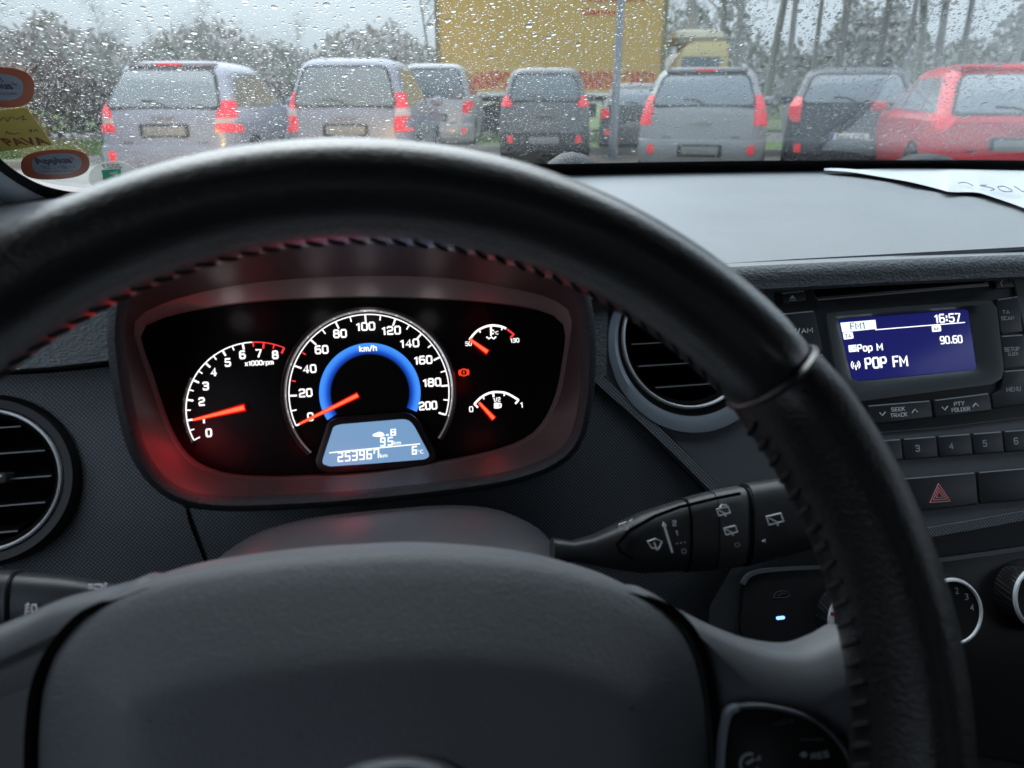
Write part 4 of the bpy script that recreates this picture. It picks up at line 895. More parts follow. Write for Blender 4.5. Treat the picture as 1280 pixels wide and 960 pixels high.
# raindrops on the outer face
def water():
    m = bpy.data.materials.new('rain_water'); m.use_nodes = True; N = m.node_tree.nodes; L = m.node_tree.links; N.clear()
    o = N.new('ShaderNodeOutputMaterial'); g = N.new('ShaderNodeBsdfGlass'); g.inputs['IOR'].default_value = 1.33; g.inputs['Roughness'].default_value = 0
    L.new(g.outputs[0], o.inputs[0]); return m
def drops():
    U0, U1, V0, V1 = -.38, 1.0, -.02, .52
    pts = []
    def field(u, v, s, k): return .5+.5*math.sin(u*s*1.7+k)*math.cos(v*s*1.3+k*2.1)*math.cos((u+v)*s*.7+k)
    cell = .0030
    nu = int((U1-U0)/cell); nv = int((V1-V0)/cell)
    occ = {}
    def ok(u, v, r):
        a, b_ = int(u/.004), int(v/.004)
        for i in range(a-1, a+2):
            for j in range(b_-1, b_+2):
                for (x, y, q) in occ.get((i, j), ()):
                    if (x-u)**2+(y-v)**2 < (r+q)**2*1.02: return False
        return True
    sizes = np.concatenate([rng.uniform(.0019, .0030, 330), rng.uniform(.0013, .0021, 1150), rng.uniform(.0008, .0014, 7500), rng.uniform(.00045, .0008, 37000), rng.uniform(.00028, .0005, 72000)])
    for i, r in enumerate(sizes):
        u = rng.uniform(U0, U1); v = rng.uniform(V0, .33) if rng.random() < .8 else rng.uniform(.33, V1)
        if u > .25: r *= 1+.45*min(1, (u-.25)/.4)
        if v < .14 and r > .0008 and rng.random() < (.14-v)/.14*.95: r *= .5
        if v > .2 and r < .0006 and rng.random() < .55: continue
        if ok(u, v, r): occ.setdefault((int(u/.004), int(v/.004)), []).append((u, v, r)); pts.append((u, v, r))
    pts = np.array(pts); n = len(pts); S = 8
    th = np.arange(S)*2*np.pi/S
    ph = rng.uniform(0, 6.28, (n, 3)); am = rng.uniform(0, 1, (n, 3))*np.array([.16, .13, .06])
    rad = 1+am[:, :1]*np.cos(2*th+ph[:, :1])+am[:, 1:2]*np.cos(3*th+ph[:, 1:2])+am[:, 2:3]*np.cos(th*4+ph[:, 2:3])
    # runs downhill a touch: teardrop stretch
    dx = np.cos(th)*rad; dy = np.sin(th)*rad*rng.uniform(.85, 1.15, (n, 1))
    hgt = rng.uniform(.08, .21, n)
    lev = [(1.0, 0.0), (.90, .45), (.60, .85)]
    verts = np.zeros((n, S*3+1, 3))
    for k, (s, h) in enumerate(lev):
        U = pts[:, :1]+pts[:, 2:3]*dx*s; Vv = pts[:, 1:2]+pts[:, 2:3]*dy*s; H = -(.0046+.0)-(hgt*pts[:, 2])[:, None]*h*np.ones((1, S))
        verts[:, k*S:(k+1)*S] = GL.O+U[..., None]*GL.A+Vv[..., None]*GL.B+H[..., None]*GL.N
    U = pts[:, 0]; Vv = pts[:, 1]; H = -.0046-hgt*pts[:, 2]
    verts[:, S*3] = GL.O+U[:, None]*GL.A+Vv[:, None]*GL.B+H[:, None]*GL.N
    loops = []; starts = []; tot = []
    for k in range(2):
        for i in range(S):
            j = (i+1) % S; starts.append(len(loops)); tot.append(4); loops += [k*S+j, k*S+i, (k+1)*S+i, (k+1)*S+j]
    for i in range(S):
        starts.append(len(loops)); tot.append(3); loops += [2*S+(i+1) % S, 2*S+i, 3*S]
    starts.append(len(loops)); tot.append(S); loops += list(range(S))
    nl = len(loops); nv_ = S*3+1; loops = np.array(loops); starts = np.array(starts); tot = np.array(tot)
    me = bpy.data.meshes.new('raindrops'); me.vertices.add(n*nv_); me.vertices.foreach_set('co', (verts-ORG[ws]).reshape(-1))
    me.loops.add(n*nl); me.loops.foreach_set('vertex_index', (loops[None]+np.arange(n)[:, None]*nv_).reshape(-1).astype(np.int32))
    me.polygons.add(n*len(starts)); me.polygons.foreach_set('loop_start', (starts[None]+np.arange(n)[:, None]*nl).reshape(-1).astype(np.int32))
    me.update(calc_edges=True); me.validate()
    sm = np.ones((n, len(starts)), bool); sm[:, -1] = False; me.polygons.foreach_set('use_smooth', sm.reshape(-1))
    me.set_sharp_from_angle(angle=R(50))
    me.materials.append(water()); o = bpy.data.objects.new('raindrops', me); COL.objects.link(o); o.parent = ws; o['kind'] = 'stuff'
    print('drops', n)
DROPS = True
if DROPS: drops()
# wiper arms resting below the glass
WIP = mat('wiper_cap', (.008, .013, .02), .4)
for x0, lab in (((680, 752), 'dark rounded wiper base showing above the windscreen border near its centre'), ((1108, 1205), 'dark rounded wiper base below the black car at the right of the windscreen')):
    a = EYE+ray(x0[0], 206)*(.97/ray(x0[0], 206)[1]); b_ = EYE+ray(x0[1], 206)*(.97/ray(x0[1], 206)[1]); m_ = (a+b_)/2
    t = thing('windscreen_wiper', m_-np.array([0, 0, .03]), lab, 'windscreen wiper', 'windscreen wipers at rest')
    w_ = b_[0]-a[0]; rings = []
    for f, h in ((-.62, .0), (-.55, .35), (-.4, .72), (-.2, .95), (0, 1), (.2, .93), (.4, .7), (.55, .35), (.62, 0)):
        c_ = m_+np.array([f*w_, .0, -.03]); hh = .004+.026*h+.016*h; rings.append([c_+np.array([0, math.cos(q)*.035, math.sin(q)*hh]) for q in np.linspace(0, math.pi, 10)]+[c_+np.array([0, -.03, -.02]), c_+np.array([0, .03, -.02])])
    V, F = loft(rings); mk('pivot_cap', V, F, WIP, t)
    V, F = tube([m_+np.array([0, .0, -.025]), m_+np.array([-.18, .02, -.045]), m_+np.array([-.42, .03, -.055])], [.012, .008, .006], 8); mk('wiper_arm', V, F, BLACK, t)
    V, F = tube([m_+np.array([-.1, .045, -.06]), m_+np.array([-.6, .05, -.065])], .006, 6); mk('blade', V, F, RUBBER, t)

# ------------------------------------------------------------------ pillar trim, stickers, paper
pil = thing('windscreen_pillar', GL.pt(-.36, .02, .02), 'pale grey pillar trim curving round the lower left corner of the windscreen', 'pillar trim')
po = [GL.uv(*p, .004) for p in [(-420, -260), (-105, 60), (-80, 130), (-40, 184), (0, 218), (25, 235), (50, 248), (75, 256), (105, 261), (160, 268), (150, 330), (0, 360), (-200, 330), (-500, 200)]]
plate(GL, smoothp(po, 4), -.004, .012, name='pillar_trim', mat=mat('pillar_trim_plastic', (.46, .50, .54), .5, tex='noise', ts=900, tb=.1), parent=pil, prof=[(0, -.003), (0, .004), (.0012, .0055), (.006, .009), (.015, .013)])
def sticker(name, label, outl, m, n=.0006, cat='sticker', th=.0003):
    t = thing(name, GL.pt(*np.mean(outl, 0), n), label, cat); plate(GL, outl, n-.0002, n+th, bev=.0001, name='sticker_film', mat=m, parent=t); return t
OR = mat('sticker_orange', (.30, .06, .02), .5); GY = mat('sticker_grey', (.17, .20, .25), .5); OL = mat('sticker_olive', (.40, .29, .05), .5)
DKP = mat('sticker_ink', (.02, .025, .05), .6); REDP = mat('sticker_red_ink', (.28, .03, .02), .6); BRN = mat('sticker_brown_ink', (.16, .045, .01), .6)
def oblong(cx_, cy_, w_, h_, rot=0, n=.0006, k=2.6, N_=44):
    out = []
    for i in range(N_):
        a = 2*math.pi*i/N_; x = w_/2*math.copysign(abs(math.cos(a))**(2/k), math.cos(a)); y = h_/2*math.copysign(abs(math.sin(a))**(2/k), math.sin(a)); q = R(rot)
        out.append(GL.uv(cx_+x*math.cos(q)-y*math.sin(q), cy_+x*math.sin(q)+y*math.cos(q), n))
    return out
s1 = sticker('inspection_sticker', 'orange ringed grey oblong sticker, lowest of the stickers left on the windscreen', oblong(69, 205.5, 86, 37, -3), OR)
plate(GL, oblong(71, 204.5, 62, 26, -3), .0007, .0011, bev=.0001, name='sticker_field', mat=GY, parent=s1)
textpx(GL, 'Applus', 66, 201.5, 9.5, 48, n=.0012, mat=DKP, parent=s1, bold=.05, rot=2)
textpx(GL, '+', 90, 198, 5, 6, n=.0012, mat=REDP, parent=s1)
textpx(GL, '701 1 • 88 • •', 73, 209, 4.5, 42, n=.0012, mat=DKP, parent=s1, rot=2); textpx(GL, 'www.applus.com', 73, 214, 3, 42, n=.0012, mat=DKP, parent=s1, rot=2)
textpx(GL, 'ITV ITV', 80, 219.5, 2.5, 14, n=.001, mat=GY, parent=s1)
s2 = sticker('inspection_sticker', 'orange ringed grey oblong sticker above the olive one, cut by the frame', oblong(2, 109, 82, 50, 4), OR)
plate(GL, oblong(-1, 108, 60, 33, 5), .0007, .0011, bev=.0001, name='sticker_field', mat=GY, parent=s2)
textpx(GL, 'Applus', -6, 108, 11, 42, n=.0012, mat=DKP, parent=s2, bold=.03, rot=-2); textpx(GL, '03', -3, 99, 6, 11, n=.0012, mat=DKP, parent=s2)
textpx(GL, 'www.applus.com', -2, 117, 4, 46, n=.0012, mat=DKP, parent=s2, rot=0); textpx(GL, '+', 18, 105, 6, 7, n=.0012, mat=REDP, parent=s2)
s3 = sticker('service_sticker', 'olive yellow slanted service sticker with handwriting between the two orange ringed stickers', roundpoly([GL.uv(*p, .0006) for p in [(-60, 144), (33, 134), (66, 180), (2, 189), (-60, 196)]], .003), OL)
textpx(GL, 'PAVA', 32, 177, 9, 56, n=.0011, mat=BRN, parent=s3, bold=.03, rot=3)
for pts in ([(0, 151), (5, 147), (9, 152), (14, 146), (20, 149), (25, 147)], [(26, 146), (30, 145), (28, 150), (33, 149)], [(7, 168), (9, 164), (12, 168), (15, 166), (18, 168), (22, 166), (27, 167)], [(36, 164), (40, 162), (38, 166)], [(42, 165), (45, 162), (48, 165)]):
    V, F = stroke(GL, smoothp(GL.poly(pts, .001), 4, False), .0005, .0008, .0012); mk('handwriting', V, F, DKP, s3, smooth=False)
CLR = bpy.data.materials.new('clear_film'); CLR.use_nodes = True; N = CLR.node_tree.nodes; L = CLR.node_tree.links
pb = N['Principled BSDF']; pb.inputs['Base Color'].default_value = (.75, .74, .68, 1); pb.inputs['Roughness'].default_value = .5; pb.inputs['Alpha'].default_value = .45
s4 = sticker('emission_badge', 'pale round see-through badge with a green square beside the steering wheel rim', oblong(142, 222, 62, 40, 0, k=2.1), CLR, n=.0007)
plate(GL, GL.poly([(127, 212.5), (151, 211), (152, 224), (129, 225.5)], .001), .001, .0014, bev=.0001, name='green_square', mat=mat('badge_green', (.03, .38, .18), .5), parent=s4)
textpx(GL, '2023', 140, 207.8, 5, 24, n=.0013, mat=DKP, parent=s4, mirror=True, rot=2); textpx(GL, 'ECO', 141, 228.5, 3.5, 18, n=.0013, mat=DKP, parent=s4, mirror=True)
plate(GL, GL.poly([(136, 216.5), (147, 213.5), (147, 222)], .0015), .0014, .0017, bev=.0001, name='badge_symbol', mat=mat('badge_pale', (.5, .7, .55), .5), parent=s4)
# sheet of paper on the dash top
def on_top(px, py, lift=.002):
    d = ray(px, py); k = .5
    for _ in range(40):
        p = EYE+d*k; k += (p[2]-(topz(p[0], p[1])+lift))/(-d[2]+.055*d[1]+.08*abs(p[0]-CX)*0)*.9
    return EYE+d*k
near = smoothp([(1030, 212.9), (1064, 215.2), (1100, 221), (1140, 228), (1176, 237), (1190, 240), (1220, 240.5), (1240, 246), (1280, 260), (1330, 280)], 5, False)
far = smoothp([(1030, 212.4), (1064, 211.8), (1100, 210.6), (1140, 210.2), (1176, 210.6), (1190, 210.8), (1220, 211.5), (1240, 212), (1280, 213), (1330, 214.5)], 5, False)
V = []; n = len(near); M_ = 10
for i in range(n):
    lf = .0040+.0016*math.sin(i*.33)**2+.0004*math.sin(i*.9)
    A = on_top(*near[i], lf); B = on_top(far[i][0], far[i][1]+.2, .004)
    for j in range(M_): t = j/(M_-1); V.append(A+(B-A)*t+np.array([0, 0, .0025*math.sin(math.pi*t)*math.sin(i*.25+1)]))
F = [(i*M_+j, (i+1)*M_+j, (i+1)*M_+j+1, i*M_+j+1) for i in range(n-1) for j in range(M_-1)]
PAPER = mat('paper', (.58, .60, .615), .6, var=.03, vs=8)
pp = thing('paper_sheet', V[n*M_//2], 'white sheet of paper with faint handwriting lying on the dash top at the right', 'paper')
nv0 = len(V); V2 = V+[v-np.array([0, 0, .0004]) for v in V]; F2 = F+[tuple(nv0+i for i in reversed(f)) for f in F]
mk('sheet', V2, F2, PAPER, pp)
INK = mat('pen_ink', (.18, .20, .25), .6)
for pts in ([(1198, 229), (1204, 228), (1210, 229), (1216, 232)], [(1225, 232), (1230, 233), (1240, 235), (1243, 237), (1238, 238)], [(1226, 231.5), (1233, 231.5)], [(1247, 233.5), (1255, 233), (1263, 236.5), (1265, 239), (1257, 239.6), (1250, 237), (1247, 233.5)], [(1268, 233), (1274, 236.5), (1279, 239.5), (1287, 239)]):
    q = smoothp(pts, 4, False); W3 = [on_top(x, y, .0085) for x, y in q]; V, F = tube(W3, .0005, 5); mk('handwriting', V, F, INK, pp)

# ------------------------------------------------------------------ rest of the car body round the camera
car = thing('own_car_shell', (CX, -.4, 0), 'cabin shell of the car the picture is taken from, pale headliner and dark doors', 'car body')
HL = mat('headliner', (.22, .22, .22), .8); DOOR = mat('door_card', (.04, .042, .045), .6); PAINT0 = mat('own_paint', (.02, .035, .055), .3, coat=1); SEATM = mat('seat_cloth', (.03, .03, .033), .9, tex='noise', ts=400)
E0 = EYE[2]
def q4(name, pts, m, th, par=car):
    P = [np.array(p, float) for p in pts]; nn_ = nrm(np.cross(P[1]-P[0], P[3]-P[0]))*th
    V, F = loft([P, [p+nn_ for p in P]]); return mk(name, V, F, m, par, smooth=False)
XL, XR = -.42, 1.14
q4('roof_lining', [(XL+.1, .36, E0+.235), (XR-.1, .36, E0+.235), (XR-.1, -2.0, E0+.20), (XL+.1, -2.0, E0+.20)], HL, .02)
for x, s in ((XL, 1), (XR, -1)):
    q4('door_panel', [(x, 1.0, E0-.95), (x, -2.2, E0-.95), (x, -2.2, E0-.12), (x, .95, E0-.13)], DOOR, .03)
    q4('rear_quarter', [(x, -1.3, E0-.13), (x, -2.2, E0-.13), (x+.1*s, -2.0, E0+.21), (x+.1*s, -1.35, E0+.21)], HL, .02)
    q4('door_pillar', [(x, -.5, E0-.13), (x, -.72, E0-.13), (x+.1*s, -.72, E0+.22), (x+.1*s, -.55, E0+.22)], HL, .02)
    q4('roof_rail', [(x+.03*s, .62, E0+.09), (x+.10*s, .36, E0+.235), (x+.10*s, -2.0, E0+.20), (x+.04*s, -2.0, E0+.16)], HL, .02)
    q4('front_pillar', [(x-.0*s, .98, E0-.13), (x+.06*s, .90, E0-.11), (x+.14*s, .34, E0+.235), (x+.05*s, .30, E0+.20)], HL, .02)
q4('rear_wall', [(XL, -2.2, E0-.95), (XR, -2.2, E0-.95), (XR, -2.1, E0+.04), (XL, -2.1, E0+.04)], DOOR, .03)
q4('cabin_floor', [(XL, 1.1, E0-.95), (XR, 1.1, E0-.95), (XR, -2.2, E0-.95), (XL, -2.2, E0-.95)], DOOR, .03)
q4('bulkhead', [(XL, 1.05, E0-.95), (XR, 1.05, E0-.95), (XR, 1.04, E0-.125), (XL, 1.04, E0-.125)], DOOR, .03)
for xc, lab in ((-.006, 'charcoal cloth driver seat behind the viewpoint'), (.73, 'charcoal cloth passenger seat right of the driver seat')):
    t = thing('upholstered_chair', (xc, -.25, E0-.95), lab, 'car seat')
    V, F = loft([[(xc+x*s, yy, E0+zz) for x, zz in rrect(0, z0, .5, h_, .06)] for s, yy, z0, h_ in ((.9, .10, -.60, .14), (1, .06, -.60, .18), (1, -.3, -.62, .18), (.9, -.4, -.62, .14))]); mk('seat_cushion', V, F, SEATM, t)
    V, F = loft([[(xc+x*s, y0+yy, E0+zz) for x, yy in rrect(0, 0, .5, .12, .05)] for s, y0, zz in ((.9, -.36, -.6), (1, -.40, -.45), (1.0, -.48, -.2), (.85, -.53, -.02), (.6, -.55, .02))]); mk('backrest', V, F, SEATM, t)
    V, F = loft([[(xc+x*s, y0+yy, E0+zz) for x, yy in rrect(0, 0, .27, .09, .04)] for s, y0, zz in ((.8, -.53, .03), (1, -.54, .06), (1.0, -.55, .15), (.8, -.56, .19))]); mk('headrest', V, F, SEATM, t)
# bonnet and body below the glass, out of sight from the driver's eye
rings = []
for y_, z_, hw in ((1.00, -.135, .72), (1.25, -.19, .74), (1.6, -.26, .74), (1.85, -.36, .72), (1.95, -.50, .68), (1.97, -.75, .66), (1.9, -.98, .6)):
    rings.append([(CX+hw*f, y_-.12*abs(f)**3, E0+z_-.03*f*f) for f in np.linspace(-1, 1, 15)])
V, F = loft(rings, closed=False, cap=(False, False)); mk('bonnet', V, F, PAINT0, car)
# ------------------------------------------------------------------ ground
def ground_sheet(name, poly, z, m, kind='structure'):
    o = mk(name, [(x, y, z) for x, y in poly], [tuple(range(len(poly)))], m, smooth=False); o['kind'] = kind; return o
ASPH = mat('wet_asphalt', (.12, .108, .094), .38, spec=.5, tex='noise', ts=40, tb=.3, var=.25, vs=1.2)
ground_sheet('ground', [(-900, -900), (900, -900), (900, 900), (-900, 900)], -.02, mat('distant_ground', (.10, .11, .06), .9, var=.3, vs=.05))
ground_sheet('car_park_asphalt', [(-60, -30), (80, -30), (80, 60), (-60, 60)], 0, ASPH)
HD = 32.5                                                         # direction the parked cars face
def gpos(px, dist):
    d = ray(px, 120); d = d*np.array([1, 1, 0]); d = nrm(d); return d*dist
def bearing(px):
    d = ray(px, 120); return math.degrees(math.atan2(d[0], d[1]))
hx, hy = math.sin(R(HD)), math.cos(R(HD))
KERB = mat('kerb_concrete', (.30, .29, .27), .7, var=.15, vs=4); GRASS = mat('grass_green', (.10, .16, .035), .9, var=.4, vs=3)
# verge beyond the bays and, at the left, nearer
def strip(name, px0, d0, px1, d1, depth, z, m, kind='structure', n=10):
    a, b = gpos(px0, d0), gpos(px1, d1); t = nrm(b-a); nn_ = np.array([-t[1], t[0], 0]); nn_ = nn_ if nn_@a > 0 else -nn_
    V, F = box((0, 0, 0), (1, 1, 1)); P = []
    for v in V: P.append(a+(b-a)*(v[0]+.5)+nn_*depth*(v[1]+.5)+np.array([0, 0, z*(v[2]+.5)]))
    o = mk(name, P, F, m, smooth=False); o['kind'] = kind; return o
strip('grass_verge', 480, 18.6, 1900, 22, 3.6, .10, GRASS)
strip('kerb', 480, 18.45, 1900, 21.85, .14, .13, KERB)
strip('far_grass', -700, 44, 1900, 44, 60, .10, GRASS)
strip('grass_island', -500, 15.4, 112, 16.5, 5.5, .10, GRASS)
strip('kerb', -500, 15.25, 112, 16.35, .14, .13, KERB)
# tufts
mb = MB()
for k in range(9000):
    if k % 3: px, ds = random.uniform(-80, 118), random.uniform(16.8, 21)
    else: px, ds = random.uniform(560, 900), random.uniform(19.4, 22)
    c_ = gpos(px, ds); h = random.uniform(.08, .22); a = random.uniform(0, 6.3); w_ = .03
    mb.add([c_+(w_*math.cos(a), w_*math.sin(a), .09), c_-(w_*math.cos(a), w_*math.sin(a), -.09), c_+(random.uniform(-.06, .06), random.uniform(-.06, .06), .09+h)], [(0, 1, 2)])
o = mb.build('grass_blades', mat('grass_blade', (.13, .20, .04), .8, var=.4, vs=2), smooth=False); tag(o, 'short green grass on the verge behind the parked cars', 'grass', kind='stuff')

# ------------------------------------------------------------------ parked cars
def paint(name, col, rough=.38): return mat(name, col, rough, metal=.15, coat=.35, tex='noise', ts=3, tb=.03, var=.05, vs=2)
CGLASS = mat('car_window_glass', (.15, .18, .20), .08, spec=.8, coat=.5); TAIL = mat('tail_lens_red', (.62, .015, .03), .25, emit=(1, .05, .08), es=.35); TAILW = mat('tail_lens_clear', (.55, .5, .5), .3)  # blue-grey of the reflected sky is put into the window colour
TYRE = mat('tyre_rubber', (.015, .015, .016), .8); RIMM = mat('wheel_alloy', (.4, .41, .43), .35, metal=.7); PLB = mat('bumper_black', (.025, .026, .028), .6); PLATEM = mat('licence_plate_white', (.75, .76, .70), .5); INKP = mat('licence_ink', (.02, .02, .03), .6); EUB = mat('licence_band_blue', (.01, .04, .35), .5)
class Loc:                                                       # a plane frame in a car's own space (rear face)
    def __init__(s, O, A, B): s.O = np.array(O, float); s.A = nrm(A); s.B = nrm(B); s.N = np.cross(s.A, s.B)
    def pt(s, u, v, n=0): return s.O+s.A*u+s.B*v+s.N*n
def superring(hw, y0, y1, z, r, bow=.05):
    """plan outline of a body: rounded corners and gently bowed ends"""
    out = []; r = min(r, hw*.6)
    for (sx, yc, sy, a0) in ((1, y1-r, 1, 0), (-1, y1-r, 1, 90), (-1, y0+r, -1, 180), (1, y0+r, -1, 270)):
        for i in range(7):
            a = R(a0+15*i); out.append((sx*(hw-r)+r*math.cos(a), yc+r*math.sin(a), z))
        if a0 in (0, 180):
            for f in (.6, .2, -.2, -.6): out.append((sx*f*(hw-r), y1 if a0 == 0 else y0, z))
        else:
            for f in (.25, .5, .75): out.append((sx*hw, (y1-r)+(y0+r-y1+r)*f if a0 == 90 else (y0+r)+(y1-r-y0-r)*f, z))
    return [(x, y-bow*(1-(x/hw)**2)*(1 if y < (y0+y1)/2 else -2), z) for x, y, z in out]
def build_car(name, label, cat, px, dist, heading, W, Ln, H, belt, slope, col, tails, plate_txt=None, bump=None, wiper=True, spoiler=False, plate_z=.55, group='cars parked in the row ahead', lowdark=False, windows='auto'):
    PM = paint(name+'_paint_'+str(px), col)
    t = thing(name, (0, 0, 0), label, cat, group); hw = W/2
    # lower body: horizontal rings, bulging sides
    rings = []
    for z, s, ov in ((.20, .90, -.06), (.28, .965, .0), (.42, .985, .02), (.58, 1.0, .015), (.74, 1.0, 0), (.90, .985, -.012), (belt-.03, .965, -.03), (belt+.01, .945, -.045)):
        rings.append(superring(hw*s, -ov, Ln+ov*.5-(.16*max(0, z-.6)), z, .26))
    V, F = loft(rings, cap=(True, True)); body = mk('body', V, F, PM, t, ang=35)
    # greenhouse
    hb = H-belt; rings = []
    def yr(z): f = max(0, (z-belt)/hb); return .05+slope*f
    def yf(z): f = max(0, (z-belt)/hb); return Ln*.70-(.95*f)
    def gw(z): f = max(0, (z-belt)/hb); return hw*(.94-.215*f)
    for f in (-.02, .12, .3, .5, .7, .8, .87, .92, .96, 1.0):
        z = belt+hb*(f if f < .8 else .8+.2*math.sin((f-.8)/.2*math.pi/2)); sh = 0 if f < .8 else ((f-.8)/.2)**2*.30
        rings.append(superring(gw(z)-sh*.75, yr(z)+sh*.7, yf(z)-sh*.9, z, .20))
    V, F = loft(rings); mk('cabin', V, F, PM, t, ang=35)
    # rear window
    z0, z1 = belt+.03, H-.13
    lean = Loc((0, yr((z0+z1)/2)-.062, (z0+z1)/2), (1, 0, 0), (0, yr(z1)-yr(z0), z1-z0)); hh = math.hypot(z1-z0, yr(z1)-yr(z0))/2
    w0, w1 = gw(z0)-.13, gw(z1)-.13
    plate(lean, roundpoly([(-w0, -hh), (w0, -hh), (w1, hh), (-w1, hh)], .09, 5), -.03, .012, bev=.006, name='rear_window', mat=CGLASS, parent=t)
    plate(lean, roundpoly([(-w0-.03, -hh-.02), (w0+.03, -hh-.02), (w1+.03, hh+.03), (-w1-.03, hh+.03)], .11, 5), -.035, .004, bev=.003, name='window_seal', mat=PLB, parent=t)
    if spoiler:
        V, F = box((0, yr(H)-.02, H-.05), (gw(H)*1.75, .22, .035)); sp_ = mk('roof_spoiler', V, F, PM, t)
        V, F = box((0, yr(H)-.135, H-.05), (.32, .01, .025)); mk('high_brake_light', V, F, TAIL, sp_)
    if wiper:
        V, F = stroke(lean, [(.02, -hh+.01), (-.10, -hh+.07), (-.28, -hh+.08)], .016, .01, .03); mk('rear_wiper', V, F, PLB, t)
    # side windows
    for s in (-1, 1):
        zz0, zz1 = belt+.04, H-.14; ym = Ln*.36
        for (a0, a1, b0, b1) in ((yr(zz0)+.16, ym-.55, yr(zz1)+.22, ym-.60), (ym-.50, ym+.38, ym-.55, ym+.30), (ym+.44, yf(zz0)-.22, ym+.36, yf(zz1)-.28)):
            if a1-a0 < .12: continue
            P = [(s*(gw(zz0)+.006), a0, zz0), (s*(gw(zz0)+.006), a1, zz0), (s*(gw(zz1)+.006), b1, zz1), (s*(gw(zz1)+.006), b0, zz1)]
            Pi = [(x-s*.05, y, z) for x, y, z in P]; V, F = loft([Pi, P]); mk('side_window', V, F, CGLASS, t, smooth=False)
    # tail lights wrap the corners
    for s in (-1, 1):
        mb = {}
        for (za, zb, xin_a, xin_b, m_, yo) in tails:
            rows = []
            for z, xi in ((za, xin_a), ((za+zb)/2, (xin_a+xin_b)/2), (zb, xin_b)):
                if z < belt: X = hw*(1.0 if z < .8 else .97); yb = -.0
                else: X = gw(z); yb = yr(z)
                rc = .26 if z < belt else .20; row = []
                for q in range(5):
                    xx = X-xi+(xi)*math.sin(q/4*math.pi/2); e_ = max(0, xx-(X-rc)); yy = rc-math.sqrt(max(rc*rc-e_*e_, 0))-.05*(1-(xx/X)**2)
                    row.append((s*(xx+.012*q/4), yb+yy-yo*(1-q/5)+(.10 if q == 4 else 0)*0, z))
                rows.append(row)
            back = [[(x*.90, y+.10, z) for x, y, z in r] for r in rows]
            V = [p for r in rows+back for p in r]; F = []
            for r in range(2):
                for c in range(4): F.append((r*5+c, r*5+c+1, (r+1)*5+c+1, (r+1)*5+c)); F.append((15+r*5+c, 15+(r+1)*5+c, 15+(r+1)*5+c+1, 15+r*5+c+1))
            for c in range(4): F += [(c, 15+c, 15+c+1, c+1), (10+c, 10+c+1, 25+c+1, 25+c)]
            for r in range(2): F += [(r*5, (r+1)*5, 15+(r+1)*5, 15+r*5), (r*5+4, 15+r*5+4, 15+(r+1)*5+4, (r+1)*5+4)]
            mk('tail_light', V, F, m_, t, ang=50)
    # bumper
    bm = bump or PM
    prof = [(-1.0, .34), (-1.0, .20), (-.97, .06), (-.88, -.02), (-.72, -.07), (-.4, -.10), (0, -.11), (.4, -.10), (.72, -.07), (.88, -.02), (.97, .06), (1.0, .20), (1.0, .34)]
    rings = [[(hw*(x*k_), y+o_, z) for x, y in prof] for z, k_, o_ in ((.20, .94, .06), (.26, .985, .015), (.38, 1.005, 0), (.50, 1.01, 0), (.555, 1.005, .01), (.575, .985, .06))]
    V, F = loft(rings, closed=False, cap=(False, False)); mk('bumper', V, F, bm, t, ang=30)
    if lowdark:
        V, F = box((0, -.085, .30), (W*.72, .06, .14)); mk('bumper_insert', V, F, PLB, t)
    for s in (-1, 1):
        V, F = box((s*(hw-.20), -.058, .44), (.09, .04, .12)); mk('rear_reflector', V, F, TAIL, t)
    # boot recess, plate, handle
    rl = Loc((0, -.052, plate_z), (1, 0, 0), (0, 0, 1))
    if plate_z < .58: rl = Loc((0, -.108, plate_z-.08), (1, 0, 0), (0, 0, 1))
    plate(rl, rrect(0, 0, .62, .17, .03), -.02, .004, bev=.003, name='plate_recess', mat=PLB, parent=t)
    p_ = plate(rl, rrect(0, 0, .52, .11, .01), 0, .012, bev=.002, name='licence_plate', mat=PLATEM if plate_txt else mat('licence_plate_grey', (.24, .24, .22), .6), parent=t)  # plates without lettering are a dim grey
    if plate_txt:
        text(rl, plate_txt, (.02, 0), .075, .40, n=.013, mat=INKP, parent=p_, name='plate_lettering', bold=.02)
        plate(rl, rrect(-.235, 0, .04, .108, .004), .01, .014, bev=.001, name='plate_band', mat=EUB, parent=p_)
    V, F = box((0, -.055, plate_z+.17 if plate_z > .58 else .80), (.30, .035, .03)); mk('boot_handle', V, F, PLB if lowdark else PM, t)
    V, F = stroke(Loc((0, -.046, 0), (1, 0, 0), (0, 0, 1)), [(-hw*.60, .60), (hw*.60, .60)], .012, -.01, .006); mk('boot_seam', V, F, GAP, t)
    # wheels
    for s in (-1, 1):
        for yy in (.72, Ln-.80):
            r = .31; C_ = Loc((s*(hw-.10), yy, r), (0, s*1.0, 0), (0, 0, 1))
            V, F = lathe(C_, (0, 0), [(r-.03, -.09), (r, -.07), (r+.003, .0), (r, .10), (r-.02, .118), (r-.09, .120), (r-.10, .10)], 32); wh_ = mk('wheel', V, F, TYRE, t)
            V, F = lathe(C_, (0, 0), [(r-.095, .112), (r-.12, .10), (r-.15, .085), (.06, .095), (.0001, .10)], 32); mk('rim', V, F, RIMM, wh_)
            for k in range(5):
                a = k*72; V, F = stroke(C_, [circ((0, 0), .05, a), circ((0, 0), r-.10, a)], .05, .085, .112); mk('wheel_spoke', V, F, RIMM, wh_, smooth=False)
            V, F = stroke(C_, arcpts((0, 0), r+.035, -8, 188, 20), .045, -.02, .108); mk('wheel_arch', V, F, PLB if lowdark else GAP, t)
        P = [(s*(hw-.03), Ln*.66, belt+.02), (s*(hw+.17), Ln*.655, belt+.03)]
